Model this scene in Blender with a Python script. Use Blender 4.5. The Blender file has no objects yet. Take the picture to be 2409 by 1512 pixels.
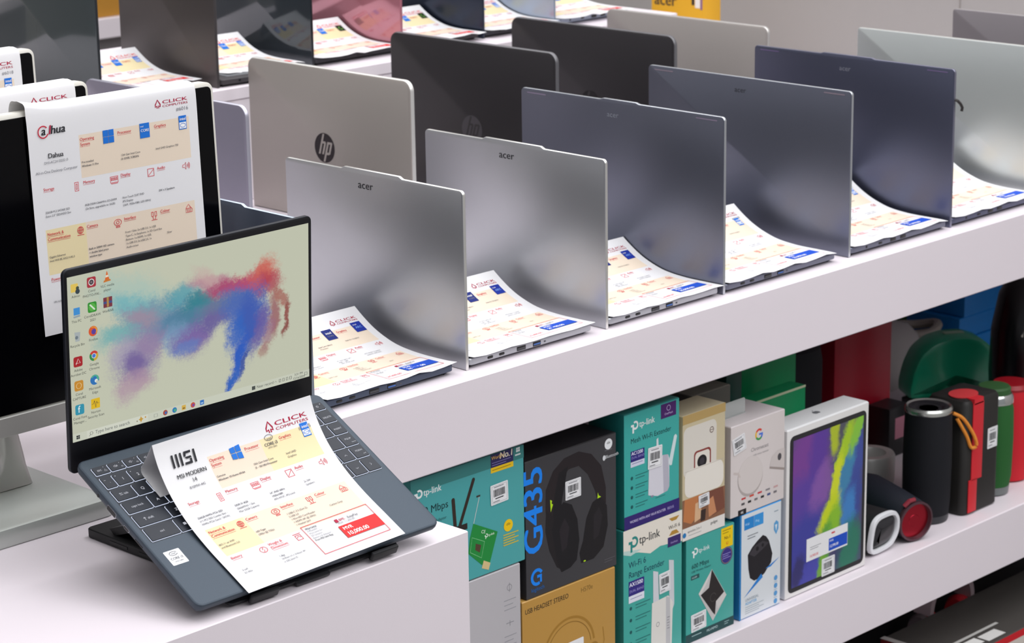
import bpy, math, random
from mathutils import Matrix, Vector
SC = bpy.context.scene
COL = SC.collection
PI = math.pi

# ------------------------------------------------------------------ camera
cam_d = bpy.data.cameras.new('camera'); cam = bpy.data.objects.new('camera', cam_d); COL.objects.link(cam)
_r = Vector((0.70113, -0.71287, -0.01536)); _d = Vector((-0.19688, -0.17284, -0.96507)); _f = Vector((0.68531, 0.67967, -0.26153))
_m = Matrix((( _r.x, -_d.x, -_f.x, 0), (_r.y, -_d.y, -_f.y, 0), (_r.z, -_d.z, -_f.z, 1.65), (0, 0, 0, 1)))
cam.matrix_world = _m
cam_d.sensor_width = 36.0; cam_d.lens = 85.67; cam_d.clip_start = 0.05; cam_d.clip_end = 60
cam_d.dof.use_dof = True; cam_d.dof.focus_distance = 2.62; cam_d.dof.aperture_fstop = 15.0
SC.camera = cam

# ------------------------------------------------------------------ world, lamps, exposure
wd = bpy.data.worlds.new('shop_ambient'); SC.world = wd; wd.use_nodes = True
wd.node_tree.nodes['Background'].inputs[0].default_value = (0.93, 0.95, 1.0, 1)
wd.node_tree.nodes['Background'].inputs[1].default_value = 0.24
def area(name, loc, sx, sy, watts, col=(1, 0.98, 0.96), rot=(0, 0, 0)):
    l = bpy.data.lights.new(name, 'AREA'); l.shape = 'RECTANGLE'; l.size = sx; l.size_y = sy; l.energy = watts; l.color = col
    o = bpy.data.objects.new(name, l); COL.objects.link(o); o.location = loc; o.rotation_euler = rot
    return o
for _x, _y, _w in ((0.6, -1.4, 18), (2.2, -1.4, 36), (3.5, -1.4, 36), (0.4, 0.9, 9), (1.9, 0.9, 30), (3.4, 0.9, 34),
                   (0.4, 2.9, 12), (1.9, 2.9, 27), (3.4, 2.9, 28), (0.4, 5.0, 12), (1.9, 5.0, 18), (3.4, 5.0, 20)):
    area('unseen_overhead_light', (_x, _y, 2.95), 2.1, 2.1, _w, (0.97, 0.98, 1.0))  # unseen lights; the front row is added to brighten fascia and shelf
SC.view_settings.view_transform = 'Standard'; SC.view_settings.look = 'None'
SC.view_settings.exposure = 0.17; SC.view_settings.gamma = 1.0; SC.view_settings.use_curve_mapping = False

# ------------------------------------------------------------------ materials
def lin(h):
    h = h.lstrip('#'); h = ''.join(q * 2 for q in h) if len(h) == 3 else h; o = []
    for i in (0, 2, 4):
        c = int(h[i:i + 2], 16) / 255.0
        o.append(c / 12.92 if c <= 0.04045 else ((c + 0.055) / 1.055) ** 2.4)
    return (*o, 1.0)
_mc = {}
def mat(h, rough=0.5, metal=0.0, spec=0.5, grain=0.0, gscale=400.0, emit=0.0, alpha=1.0, trans=0.0, coat=0.0):
    key = (h, rough, metal, spec, grain, gscale, emit, alpha, trans, coat)
    if key in _mc: return _mc[key]
    m = bpy.data.materials.new('m_' + h.lstrip('#')); m.use_nodes = True; nt = m.node_tree
    b = nt.nodes['Principled BSDF']
    b.inputs['Base Color'].default_value = lin(h); b.inputs['Roughness'].default_value = rough
    b.inputs['Metallic'].default_value = metal; b.inputs['Specular IOR Level'].default_value = spec
    b.inputs['Alpha'].default_value = alpha; b.inputs['Transmission Weight'].default_value = trans
    b.inputs['Coat Weight'].default_value = coat
    if emit > 0:
        b.inputs['Emission Color'].default_value = lin(h); b.inputs['Emission Strength'].default_value = emit
        b.inputs['Base Color'].default_value = (0, 0, 0, 1)
    if grain > 0:
        n = nt.nodes.new('ShaderNodeTexNoise'); n.inputs['Scale'].default_value = gscale; n.inputs['Detail'].default_value = 2
        tc = nt.nodes.new('ShaderNodeTexCoord'); nt.links.new(tc.outputs['Object'], n.inputs['Vector'])
        bp = nt.nodes.new('ShaderNodeBump'); bp.inputs['Strength'].default_value = grain; bp.inputs['Distance'].default_value = 0.0004
        nt.links.new(n.outputs['Fac'], bp.inputs['Height']); nt.links.new(bp.outputs['Normal'], b.inputs['Normal'])
    _mc[key] = m
    return m
def ink(h): return mat(h, 0.6, 0, 0.3)
SCR = 0.80
def glow(h): return mat(h, 0.3, 0, 0.4, emit=SCR)

WHITE_LAM = mat('#e8dfe5', 0.42, 0, 0.4, grain=0.12, gscale=900)
PAPER = mat('#eae9eb', 0.65, 0, 0.3, grain=0.1, gscale=300)
DARK = mat('#0b0b0d', 0.4)

# ------------------------------------------------------------------ mesh builder
_txt = {}
def text_geo(s, bold=0.0):
    k = (s, bold)
    if k in _txt: return _txt[k]
    cu = bpy.data.curves.new('t', 'FONT'); cu.body = s; cu.size = 1.0; cu.resolution_u = 3; cu.offset = bold
    ob = bpy.data.objects.new('t', cu); COL.objects.link(ob)
    me = bpy.data.meshes.new_from_object(ob)
    vs = [(v.co.x, v.co.y) for v in me.vertices]; fs = [tuple(p.vertices) for p in me.polygons]
    bpy.data.objects.remove(ob); bpy.data.curves.remove(cu); bpy.data.meshes.remove(me)
    w = max([v[0] for v in vs], default=0); x0 = min([v[0] for v in vs], default=0)
    _txt[k] = (vs, fs, x0, w)
    return _txt[k]

class MB:
    def __init__(self):
        self.v = []; self.f = []; self.mi = []; self.mats = []; self.M = Matrix.Identity(4); self.uv = {}
    def m(self, mt):
        if mt not in self.mats: self.mats.append(mt)
        return self.mats.index(mt)
    def pt(self, p):
        self.v.append(self.M @ Vector(p)); return len(self.v) - 1
    def face(self, ids, mt):
        self.f.append(tuple(ids)); self.mi.append(self.m(mt))
    def poly(self, pts, mt): self.face([self.pt(p) for p in pts], mt)
    def box(self, a, b, mt):
        x0, y0, z0 = a; x1, y1, z1 = b
        i = [self.pt(p) for p in ((x0, y0, z0), (x1, y0, z0), (x1, y1, z0), (x0, y1, z0), (x0, y0, z1), (x1, y0, z1), (x1, y1, z1), (x0, y1, z1))]
        for q in ((0, 3, 2, 1), (4, 5, 6, 7), (0, 1, 5, 4), (1, 2, 6, 5), (2, 3, 7, 6), (3, 0, 4, 7)): self.face([i[k] for k in q], mt)
    def rings(self, rs, mt, cap0=True, cap1=True, close=True):
        ids = [[self.pt(p) for p in r] for r in rs]; n = len(ids[0])
        for a, b in zip(ids, ids[1:]):
            for k in range(n if close else n - 1):
                self.face((a[k], a[(k + 1) % n], b[(k + 1) % n], b[k]), mt)
        if cap0: self.face(list(reversed(ids[0])), mt)
        if cap1: self.face(ids[-1], mt)
    def loft(self, outline, profile, mp, mt, cap0=True, cap1=True):
        # outline: ccw 2-D points; profile: (inset, height); mp(a, b, h) gives the point
        n = len(outline); nr = []
        for k in range(n):
            a = Vector(outline[k - 1]); b = Vector(outline[(k + 1) % n]); c = Vector(outline[k])
            e1 = (c - a); e2 = (b - c)
            n1 = Vector((-e1.y, e1.x)); n2 = Vector((-e2.y, e2.x))
            if n1.length > 0: n1.normalize()
            if n2.length > 0: n2.normalize()
            q = n1 + n2
            q = q / max(q.length_squared / 2, 0.35) if q.length > 0 else q
            nr.append(q)
        rs = []
        for ins, h in profile:
            rs.append([mp(outline[k][0] + nr[k].x * ins, outline[k][1] + nr[k].y * ins, h) for k in range(n)])
        self.rings(rs, mt, cap0, cap1)
    def lathe(self, prof, mt, axis=lambda r, a, h: (r * math.cos(a), r * math.sin(a), h), n=40, cap0=True, cap1=True):
        self.rings([[axis(r, 2 * PI * k / n, h) for k in range(n)] for r, h in prof], mt, cap0, cap1)
    def tube(self, pts, r, mt, n=8, cap=True):
        pts = [Vector(p) for p in pts]; rs = []
        for i, p in enumerate(pts):
            t = (pts[min(i + 1, len(pts) - 1)] - pts[max(i - 1, 0)]).normalized()
            up = Vector((0, 0, 1)) if abs(t.z) < 0.95 else Vector((1, 0, 0))
            a = t.cross(up).normalized(); b = t.cross(a)
            rr = r[i] if isinstance(r, (list, tuple)) else r
            rs.append([p + a * rr * math.cos(2 * PI * k / n) + b * rr * math.sin(2 * PI * k / n) for k in range(n)])
        self.rings(rs, mt, cap, cap)
    def build(self, name, parent=None, smooth=35.0, loc=None):
        me = bpy.data.meshes.new(name)
        me.from_pydata([tuple(p) for p in self.v], [], self.f)
        for mt in self.mats: me.materials.append(mt)
        me.polygons.foreach_set('material_index', self.mi)
        me.update()
        if smooth:
            me.polygons.foreach_set('use_smooth', [True] * len(me.polygons))
            me.set_sharp_from_angle(angle=math.radians(smooth))
        o = bpy.data.objects.new(name, me); COL.objects.link(o)
        if parent is not None: o.parent = parent
        if loc is not None: o.location = loc
        return o

def rrect(x0, y0, x1, y1, r, n=5, corners='1111'):
    out = []
    for (cx, cy, a0, on) in ((x0 + r, y0 + r, PI, corners[0]), (x1 - r, y0 + r, 1.5 * PI, corners[1]), (x1 - r, y1 - r, 0, corners[2]), (x0 + r, y1 - r, 0.5 * PI, corners[3])):
        if on == '1':
            for k in range(n + 1):
                a = a0 + 0.5 * PI * k / n
                out.append((cx + r * math.cos(a), cy + r * math.sin(a)))
        else:
            out.append((cx + math.copysign(r, math.cos(a0 + PI / 4)), cy + math.copysign(r, math.sin(a0 + PI / 4))))
    return out

def tag(o, label, cat, group=None):
    o['label'] = label; o['category'] = cat
    if group: o['group'] = group
    return o
def thing(name, loc, label, cat, group=None, mw=None):
    o = bpy.data.objects.new(name, None); COL.objects.link(o); o.empty_display_size = 0.05
    if mw is not None: o.matrix_world = mw
    else: o.location = loc
    return tag(o, label, cat, group)
def struct(mb, name):
    o = mb.build(name, smooth=None); o['kind'] = 'structure'; return o

# ------------------------------------------------------------------ printing on a surface S(u, v, lift)
class Print:
    def __init__(self, mb, S, du=0.05, dv=0.005):
        self.mb = mb; self.S = S; self.du = du; self.dv = dv; self.l = 0.00022; self.k = 0; self.under = 0.0
    def lift(self):
        self.k += 1; return self.l + 0.000003 * self.k
    def rect(self, u0, v0, u1, v1, mt, l=None):
        l = self.lift() - self.under if l is None else l
        nu = max(1, int(abs(u1 - u0) / self.du)); nv = max(1, int(abs(v1 - v0) / self.dv))
        ids = [[self.mb.pt(self.S(u0 + (u1 - u0) * i / nu, v0 + (v1 - v0) * j / nv, l)) for i in range(nu + 1)] for j in range(nv + 1)]
        for j in range(nv):
            for i in range(nu): self.mb.face((ids[j][i], ids[j][i + 1], ids[j + 1][i + 1], ids[j + 1][i]), mt)
    def poly(self, pts, mt, l=None):
        l = self.lift() if l is None else l
        self.mb.poly([self.S(u, v, l) for u, v in pts], mt)
    def line(self, pts, w, mt, closed=False, l=None):
        l = self.lift() if l is None else l
        pts = [Vector(p) for p in pts]; n = len(pts); L = []; R = []
        for i, p in enumerate(pts):
            a = pts[i - 1] if (i > 0 or closed) else p; b = pts[(i + 1) % n] if (i < n - 1 or closed) else p
            t = (b - a); t = t.normalized() if t.length > 0 else Vector((1, 0)); q = Vector((-t.y, t.x)) * w / 2
            L.append(self.mb.pt(self.S(*(p + q), l))); R.append(self.mb.pt(self.S(*(p - q), l)))
        for i in range(n if closed else n - 1):
            j = (i + 1) % n; self.mb.face((R[i], R[j], L[j], L[i]), mt)
    def frame(self, u0, v0, u1, v1, w, mt):
        for a in ((u0, v0, u1, v0 + w), (u0, v1 - w, u1, v1), (u0, v0, u0 + w, v1), (u1 - w, v0, u1, v1)): self.rect(*a, mt)
    def disc(self, u, v, ru, rv, mt, n=28, l=None):
        self.poly([(u + ru * math.cos(2 * PI * k / n), v + rv * math.sin(2 * PI * k / n)) for k in range(n)], mt, l)
    def arc(self, u, v, r, a0, a1, w, mt, n=16, ry=None):
        ry = r if ry is None else ry
        full = abs(abs(a1 - a0) - 2 * PI) < 1e-3
        self.line([(u + r * math.cos(a0 + (a1 - a0) * k / n), v + ry * math.sin(a0 + (a1 - a0) * k / n)) for k in range(n if full else n + 1)], w, mt, closed=full)
    def rrect(self, u0, v0, u1, v1, r, mt, l=None): self.poly(rrect(u0, v0, u1, v1, r), mt, l)
    def text(self, s, u, v, size, mt, bold=0.0, align='L', sx=1.0, shear=0.0, vdir=1.0, rot=0.0, l=None):
        # vdir = -1 when v runs downward on the surface; bold letters are struck twice, slightly apart
        vs, fs, x0, w = text_geo(s)
        off = {'L': 0, 'C': -w / 2, 'R': -w}[align]
        ca, sa = math.cos(rot), math.sin(rot)
        for dx in ((-bold, bold * .3, bold * 1.4) if bold > .009 else (-bold, bold) if bold > 0 else (0,)):
            ll = self.lift() if l is None else l
            ids = []
            for x, y in vs:
                a = (x + off + dx + shear * y) * size * sx; b = y * size
                a, b = a * ca - b * sa, a * sa + b * ca
                ids.append(self.mb.pt(self.S(u + a, v + vdir * b, ll)))
            for f in fs: self.mb.face([ids[k] for k in f], mt)

# ------------------------------------------------------------------ price sheets
RED = ink('#d8474f'); CRIM = ink('#b01840'); INKB = ink('#26262c'); GREY = ink('#85858c'); CREAM = ink('#eddcc8'); CREAM2 = ink('#efdfb2')
BLUE = ink('#1e74d6'); NAVY = ink('#1b2a78'); PBLUE = ink('#1c4fc4'); PRED = ink('#e32a2c'); INKW = ink('#fbfbfb'); DIM = ink('#55555c')

def catmull(pts, n=8):
    P = [Vector(p) for p in pts]; out = []
    for i in range(len(P) - 1):
        p0 = P[max(i - 1, 0)]; p1 = P[i]; p2 = P[i + 1]; p3 = P[min(i + 2, len(P) - 1)]
        for k in range(n):
            t = k / n
            out.append(0.5 * ((2 * p1) + (p2 - p0) * t + (2 * p0 - 5 * p1 + 4 * p2 - p3) * t * t + (3 * p1 - p0 - 3 * p2 + p3) * t ** 3))
    out.append(P[-1]); return out

def icons(p, kind, u, v, s, mt, w):
    # a small line icon centred on (u, v); s is its size, v runs downward
    if kind == 'storage': p.frame(u - s * .3, v - s * .55, u + s * .3, v + s * .55, w, mt); p.frame(u - s * .12, v - s * .35, u + s * .12, v + s * .35, w, mt)
    elif kind == 'memory':
        p.frame(u - s * .6, v - s * .4, u + s * .6, v + s * .4, w, mt)
        for k in range(4): p.frame(u - s * .48 + k * s * .25, v - s * .25, u - s * .3 + k * s * .25, v + s * .12, w, mt)
        p.rect(u - s * .5, v + s * .45, u + s * .5, v + s * .52, mt)
    elif kind == 'display': p.frame(u - s * .5, v - s * .5, u + s * .5, v + s * .5, w, mt); p.line([(u - s * .4, v + s * .35), (u + s * .4, v - s * .35)], w, mt)
    elif kind == 'audio':
        p.line([(u - s * .5, v - s * .15), (u - s * .25, v - s * .15), (u, v - s * .45), (u, v + s * .45), (u - s * .25, v + s * .15), (u - s * .5, v + s * .15)], w, mt, closed=True)
        for r in (.2, .38, .56): p.arc(u + s * .05, v, s * r, -.8, .8, w, mt, 8)
    elif kind == 'network':
        p.arc(u, v - s * .1, s * .42, 0, 2 * PI, w, mt, 18); p.line([(u - s * .42, v - s * .1), (u + s * .42, v - s * .1)], w, mt)
        p.line([(u, v - s * .5), (u, v + s * .32)], w, mt); p.arc(u, v - s * .1, s * .2, 0, 2 * PI, w, mt, 14, ry=s * .42); p.rect(u - s * .5, v + s * .45, u + s * .5, v + s * .53, mt)
    elif kind == 'camera':
        p.arc(u, v - s * .1, s * .55, 0, 2 * PI, w, mt, 18, ry=s * .38); p.arc(u, v - s * .1, s * .2, 0, 2 * PI, w, mt, 12); p.frame(u - s * .3, v + s * .35, u + s * .3, v + s * .55, w, mt)
    elif kind == 'interface':
        for d in (-.25, .25): p.frame(u + s * (d - .17), v - s * .5, u + s * (d + .17), v + s * .1, w, mt); p.line([(u + s * d, v + s * .1), (u + s * d * .4, v + s * .5)], w, mt)
        p.rect(u - s * .45, v + s * .5, u + s * .45, v + s * .57, mt)
    elif kind == 'colour':
        p.line([(u - s * .5, v + s * .45), (u - s * .45, v - s * .1), (u - s * .05, v - s * .55), (u + s * .2, v - s * .2), (u + s * .5, v + s * .1), (u + s * .5, v + s * .45)], w, mt, closed=True)
        for d in (-.25, 0, .25): p.line([(u + s * d, v + s * .4), (u + s * d, v + s * .05)], w, mt)
        p.line([(u - s * .45, v - s * .02), (u + s * .3, v - s * .05)], w, mt)
    elif kind == 'battery':
        p.arc(u, v, s * .5, 0, 2 * PI, w, mt, 16, ry=s * .42); p.line([(u + s * .08, v - s * .35), (u - s * .12, v + s * .02), (u + s * .12, v + s * .02), (u - s * .08, v + s * .35)], w, mt)
    elif kind == 'weight':
        p.rect(u - s * .55, v - s * .52, u + s * .55, v - s * .44, mt); p.frame(u - s * .42, v - s * .3, u + s * .42, v + s * .5, w, mt); p.arc(u, v + s * .15, s * .22, PI, 2 * PI, w, mt, 8)
    elif kind == 'power':
        p.frame(u - s * .55, v - s * .42, u + s * .55, v + s * .42, w, mt); p.arc(u - s * .15, v, s * .27, 0, 2 * PI, w, mt, 14); p.line([(u - s * .4, v), (u + s * .1, v)], w, mt); p.line([(u - s * .15, v - s * .25), (u - s * .15, v + s * .25)], w, mt); p.frame(u + s * .25, v - s * .3, u + s * .45, v - s * .05, w, mt)

def arrow_logo(p, u, v, s, mt):
    # spade-like up arrow outline with an open foot
    p.line([(u - s * .12, v + s * .5), (u - s * .12, v + s * .22), (u - s * .38, v + s * .32), (u - s * .36, v + s * .05), (u, v - s * .5), (u + s * .36, v + s * .05), (u + s * .38, v + s * .32), (u + s * .12, v + s * .22), (u + s * .12, v + s * .5)], s * .15, mt)

def sheet_print(p, W, H, c):
    X = lambda a: a * W
    Y = lambda b: b * H
    t = lambda s, a, b, size, mt, **k: p.text(s, X(a), Y(b), size, mt, vdir=-1, **k)
    ls = c.get('logo', 1.0); fine = c.get('fine', True)
    # shop logo top right
    lm = c.get('logo_mat', CRIM); lu = .945 * W
    def fit(s, width, cap, base, bold):
        vs, fs, x0, w = text_geo(s); size = cap / .69
        p.text(s, lu, base, size, lm, bold=bold, align='R', sx=width / (w * size), vdir=-1)
    b0 = .0125 + .0052 * ls
    fit('CLICK', .0345 * ls, .0036 * ls, b0, .010); fit('COMPUTERS', .0345 * ls, .0023 * ls, b0 + .0038 * ls, .008)
    arrow_logo(p, lu - .0405 * ls, b0 - .0003 * ls, .0090 * ls, lm)
    if c.get('code'): p.text(c['code'], lu, b0 + .0105 * ls ** .7, .0056, GREY, align='R', sx=1.15, vdir=-1)
    # cream bands
    o = c.get('drop', 0.0)
    p.rect(X(.285), Y(.148 + o), X(.615), Y(.338 + o), CREAM); p.rect(X(.615), Y(.148 + o), X(.945), Y(.338 + o), CREAM2 if c.get('warm') else CREAM)
    p.rect(X(.055), Y(.535 + o), X(.285), Y(.735 + o), CREAM2); p.rect(X(.285), Y(.535 + o), X(.945), Y(.735 + o), CREAM)
    cols = (.062, .29, .51, .73); rows = (.148 + o, .338 + o, .535 + o, .735 + o)
    heads = [[None, 'Operating\nSystem', 'Processor', 'Graphics'], ['Storage', 'Memory', 'Display', 'Audio'], ['Network &\nCommunication', 'Camera', 'Interface', 'Colour'], c.get('last', ['Battery', 'Weight &\nDimensions'])]
    ic = [[None, None, None, None], ['storage', 'memory', 'display', 'audio'], ['network', 'camera', 'interface', 'colour'], c.get('lasticons', ['battery', 'weight'])]
    hs = .0047
    for r, hr in enumerate(heads):
        for k, h in enumerate(hr):
            if not h: continue
            for j, ln in enumerate(h.split('\n')):
                t(ln, cols[k], rows[r] + (.006 + .0050 / H) + j * .0054 / H, hs, RED, bold=0.008, sx=.95)
                vs, fs, x0, w = text_geo(ln)
                p.rect(X(cols[k]), Y(rows[r]) + .0075 + j * .0054, X(cols[k]) + w * hs * .95, Y(rows[r]) + .0078 + j * .0054, RED)
            if ic[r][k]: icons(p, ic[r][k], X((cols + (.945,))[k + 1]) - .0085, Y(rows[r]) + .008, .0088, RED, .0006)
    # operating system, processor and graphics badges
    wx, wy, s = X(.455), Y(.175 + o) , .0135
    if c.get('os') == 'ten':
        for i in (0, 1):
            for j in (0, 1):
                k = .47
                q = lambda a, b: (wx + (a - .5) * s, wy + (b - .5) * s * (1.0 + .22 * (a - .5)))
                p.poly([q(i * .53, j * .53), q(i * .53 + k, j * .53), q(i * .53 + k, j * .53 + k), q(i * .53, j * .53 + k)], BLUE)
    elif c.get('os'):
        for i in (0, 1):
            for j in (0, 1): p.rect(wx + (i - 1) * s * .54 + .0004, wy + (j - 1) * s * .54 + .0004, wx + i * s * .54, wy + j * s * .54, BLUE)
    cpu = c.get('cpu')
    cx, cy = X(.672), Y(.178 + o)
    if cpu == 'blue': p.rect(cx - .0065, cy - .008, cx + .0065, cy + .008, BLUE); t('CORE', .672, .183 + o, .0042, INKW, align='C', bold=.01); t('intel', .645, .162 + o, .0026, INKW)
    elif cpu == 'dark': p.rect(cx - .0075, cy - .009, cx + .0075, cy + .009, NAVY); t('intel', .672, .172 + o, .0052, INKW, align='C', bold=.01); t('CORE', .672, .198 + o, .0036, GREY, align='C')
    elif cpu == 'line':
        p.arc(cx, cy - .005, .0052, 0, 2 * PI, .0005, DIM, 18, ry=.003); t('intel', .672, .163 + o, .0036, DIM, align='C'); t('CORE i3', .672, .196 + o, .0048, DIM, align='C', bold=.012); t('10TH GEN', .672, .212 + o, .0026, DIM, align='C')
    gx, gy = X(.905), Y(.172 + o)
    if c.get('gpu') == 'badge':
        p.rect(gx - .0052, gy - .0075, gx + .0052, gy + .0075, BLUE); p.rect(gx - .0045, gy - .0003, gx + .0045, gy + .0066, INKW); t('intel', .905, .162 + o, .0048, INKW, align='C', bold=.01)
        p.arc(gx, gy + .003, .0036, 0, 2 * PI, .0005, BLUE, 16, ry=.0022)
    elif c.get('gpu') == 'arc': p.rect(gx - .0078, gy - .0085, gx + .0078, gy + .0085, ink('#16309a')); t('intel', .875, .155 + o, .0034, INKW); t('ARC', .905, .185 + o, .0052, ink('#7fa8f0'), align='C', bold=.01)
    elif c.get('gpu') == 'green': p.rect(gx - .007, gy - .008, gx + .007, gy + .008, ink('#1c2a1c')); p.arc(gx, gy, .0035, 0, 5, .0012, ink('#7ab648'), 10)
    # body text
    if fine:
        b = c.get('body', {})
        bs = c.get('bs', .0036) * .86
        def para(key, a, y, **k):
            for j, ln in enumerate(b.get(key, '').split('\n')):
                if ln:
                    bold = .014 if ln.startswith('*') else .004
                    t(ln.lstrip('*'), a, y + j * .0041 / H, bs, DIM, bold=bold, **k)
        for key, a, r in (('os', cols[1], 0), ('cpu', cols[2] + .01, 0), ('gpu', cols[3], 0), ('ssd', cols[0], 1), ('ram', cols[1], 1), ('dsp', cols[2], 1), ('aud', cols[3], 1),
                          ('net', cols[0], 2), ('cam', cols[1], 2), ('int', cols[2], 2), ('col', cols[3] + .03, 2), ('bat', cols[0], 3), ('wgt', cols[1], 3)):
            y = rows[r] + (.125 if key != 'int' else .085)
            para(key, a, y)
    # warranty and price box
    y0, y1 = .725 + o, .945 + o * .6
    fm = c.get('frame', RED)
    p.frame(X(.515), Y(y0), X(.945), Y(y1), .0007, fm)
    t('Warranty:', .53, y0 + .03, .0037, INKB, bold=.012); t('2 Months' if c.get('w2') else '3 Months', .53, y0 + .048, .0034, GREY)
    for j, ln in enumerate(c.get('wx', [])): t(ln, .53, y0 + .066 + .018 * j, .0032, GREY if j < len(c['wx']) - 1 else INKB, bold=.0 if j < len(c['wx']) - 1 else .012)
    pm = c.get('price_mat', PRED)
    py0, py1 = y0 + .082, y0 + .172
    p.rect(X(.70), Y(py0), X(.945), Y(py1), pm)
    t('MVR', .715, py0 + .036, .0062, INKW, bold=.014); t(c.get('price', '10,000.00'), .715, py0 + .078, .0072, INKW, bold=.02)
    p.rect(X(.71), Y(y0 + .03), X(.71) + .004, Y(y0 + .03) + .0045, CRIM); t('BML', .735, y0 + .05, .0044, CRIM, bold=.014); t('EasyPay', .79, y0 + .05, .0044, DIM, bold=.008)
    t(c.get('old', 'MVR 11,200.00'), .715, y0 + .07, .0036, GREY)
    if c.get('sub'): t(c['sub'], .53, y1 - .03, .0056, RED, bold=.016)
    if c.get('brand'): c['brand'](p, t, X, Y)

def price_sheet(name, loc, W, prof, top_i, cfg, label, rotz=0.0, group=None, skew=None, wave=0.0, mw=None, parent_M=None, curl=None):
    """prof: (y, z) from the front edge to the fold (index top_i) and on behind it; x runs 0..W."""
    fr = catmull(prof[:top_i + 1], 8); bk = catmull(prof[top_i:], 6)[1:]
    allp = fr + bk
    ln = [0.0]
    for a, b in zip(allp, allp[1:]): ln.append(ln[-1] + (b - a).length)
    H = ln[len(fr) - 1]
    def at(d):
        d = max(min(d, ln[-1]), 0.0)
        for i in range(len(ln) - 1):
            if d <= ln[i + 1]: break
        k = (d - ln[i]) / max(ln[i + 1] - ln[i], 1e-9); q = allp[i].lerp(allp[i + 1], k); tg = (allp[i + 1] - allp[i]).normalized()
        return q, Vector((-tg.y, tg.x))
    def S(u, v, l):
        d = H - v; q, nrm = at(d)
        w = wave * math.exp(-d / 0.012) * (math.sin(u * 95 + 1.3) + .6 * math.sin(u * 190)) if wave else 0.0
        cu = curl(u, d) if curl else 0.0
        sk = skew(d / H) if skew else 0.0
        return (u + sk, q.x + nrm.x * l, q.y + nrm.y * l + w + cu)
    mb = MB()
    nu = 10; ds = sorted(set([i * 0.0026 for i in range(int(ln[-1] / 0.0026) + 1)] + [ln[-1], H] + [H + k * .0015 for k in range(-3, 4)]))
    ds = [d for d in ds if 0 <= d <= ln[-1]]
    top = [[mb.pt(S(W * i / nu, H - d, 0.0001)) for i in range(nu + 1)] for d in ds]
    bot = [[mb.pt(S(W * i / nu, H - d, -0.0001)) for i in range(nu + 1)] for d in ds]
    for j in range(len(ds) - 1):
        for i in range(nu):
            mb.face((top[j][i], top[j][i + 1], top[j + 1][i + 1], top[j + 1][i]), PAPER)
            mb.face((bot[j][i], bot[j + 1][i], bot[j + 1][i + 1], bot[j][i + 1]), PAPER)
        mb.face((top[j][0], top[j + 1][0], bot[j + 1][0], bot[j][0]), PAPER); mb.face((top[j][nu], bot[j][nu], bot[j + 1][nu], top[j + 1][nu]), PAPER)
    for i in range(nu): mb.face((top[0][i], bot[0][i], bot[0][i + 1], top[0][i + 1]), PAPER)
    p = Print(mb, S, du=W / 4, dv=0.0026); p.l = .00034; p.under = .00024
    sheet_print(p, W, H, cfg)
    o = mb.build(name, smooth=60)
    if mw is not None: o.matrix_world = mw
    else: o.location = loc
    return tag(o, label, 'price sheet', group)

# ------------------------------------------------------------------ setting
mb = MB(); mb.box((-3, -2.5, -0.05), (4.06, 6.5, 0.0), mat('#8d8a88', 0.35, grain=0.1, gscale=40)); struct(mb, 'floor')
mb = MB(); wm = mat('#9b9795', 0.7, grain=0.1, gscale=120)
mb.box((4.0, -2.5, 0.0), (4.06, 6.5, 2.98), wm)
for _y in (-1.6, -0.4, 0.8, 2.0, 2.72, 3.9, 5.1): mb.box((3.9985, _y - .0012, 0.0), (4.0, _y + .0012, 2.98), mat('#8a8480', 0.7))
struct(mb, 'wall_right')
mb = MB(); mb.box((-3, 6.5, 0.0), (4.06, 6.56, 2.98), mat('#d6d0c8', 0.7, grain=0.1, gscale=120)); struct(mb, 'wall_back')
mb = MB(); mb.box((-3, -2.5, 2.98), (4.06, 6.56, 3.03), mat('#e9e7e4', 0.8)); struct(mb, 'ceiling')

def parts_box(root, name, a, b, mt, bev=0.0015):
    m = MB(); ox, oy, oz = root.location
    out = rrect(a[0] - ox, a[1] - oy, b[0] - ox, b[1] - oy, 0.002, 2)
    m.loft(out, [(bev, a[2] - oz), (0, a[2] - oz + bev), (0, b[2] - oz - bev), (bev, b[2] - oz)], lambda x, y, h: (x, y, h), mt)
    return m.build(name, root)
CT = 0.838
ctr = thing('display_counter', (2.8, 2.4, 0), 'long white counter carrying the rows of laptops, with a shelf of boxes below', 'counter')
parts_box(ctr, 'countertop', (1.683, 1.966, 0.737), (3.985, 3.42, CT), WHITE_LAM)
parts_box(ctr, 'shelf', (1.71, 1.966, 0.277), (3.985, 2.78, 0.37), WHITE_LAM)
parts_box(ctr, 'side_panel', (1.683, 1.972, 0.0), (1.709, 3.40, 0.736), WHITE_LAM)
parts_box(ctr, 'back_panel', (1.71, 2.781, 0.061), (3.985, 2.80, 0.736), WHITE_LAM)
parts_box(ctr, 'under_shelf_shade', (1.712, 2.165, 0.061), (3.983, 2.185, 0.276), mat('#0d0c0d', .6))  # added near-black sheet, stands in for the deep shade under the shelf
parts_box(ctr, 'plinth_board', (1.71, 1.99, 0.0), (3.985, 2.78, 0.06), WHITE_LAM)
ris = thing('display_riser', (2.5, 2.93, CT + .0005), 'white raised step behind the second laptop row, carrying the rear laptops', 'riser')
parts_box(ris, 'riser_top', (1.3 + .4, 2.93, 1.0), (3.40, 3.41, 1.02), WHITE_LAM)
parts_box(ris, 'riser_front', (1.7, 2.932, CT + .0005), (3.40, 2.95, 0.9995), WHITE_LAM)
for _x in (1.7, 3.382): parts_box(ris, 'riser_end', (_x, 2.951, CT + .0005), (_x + .018, 3.405, 0.9995), WHITE_LAM)
PT = 0.768
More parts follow.
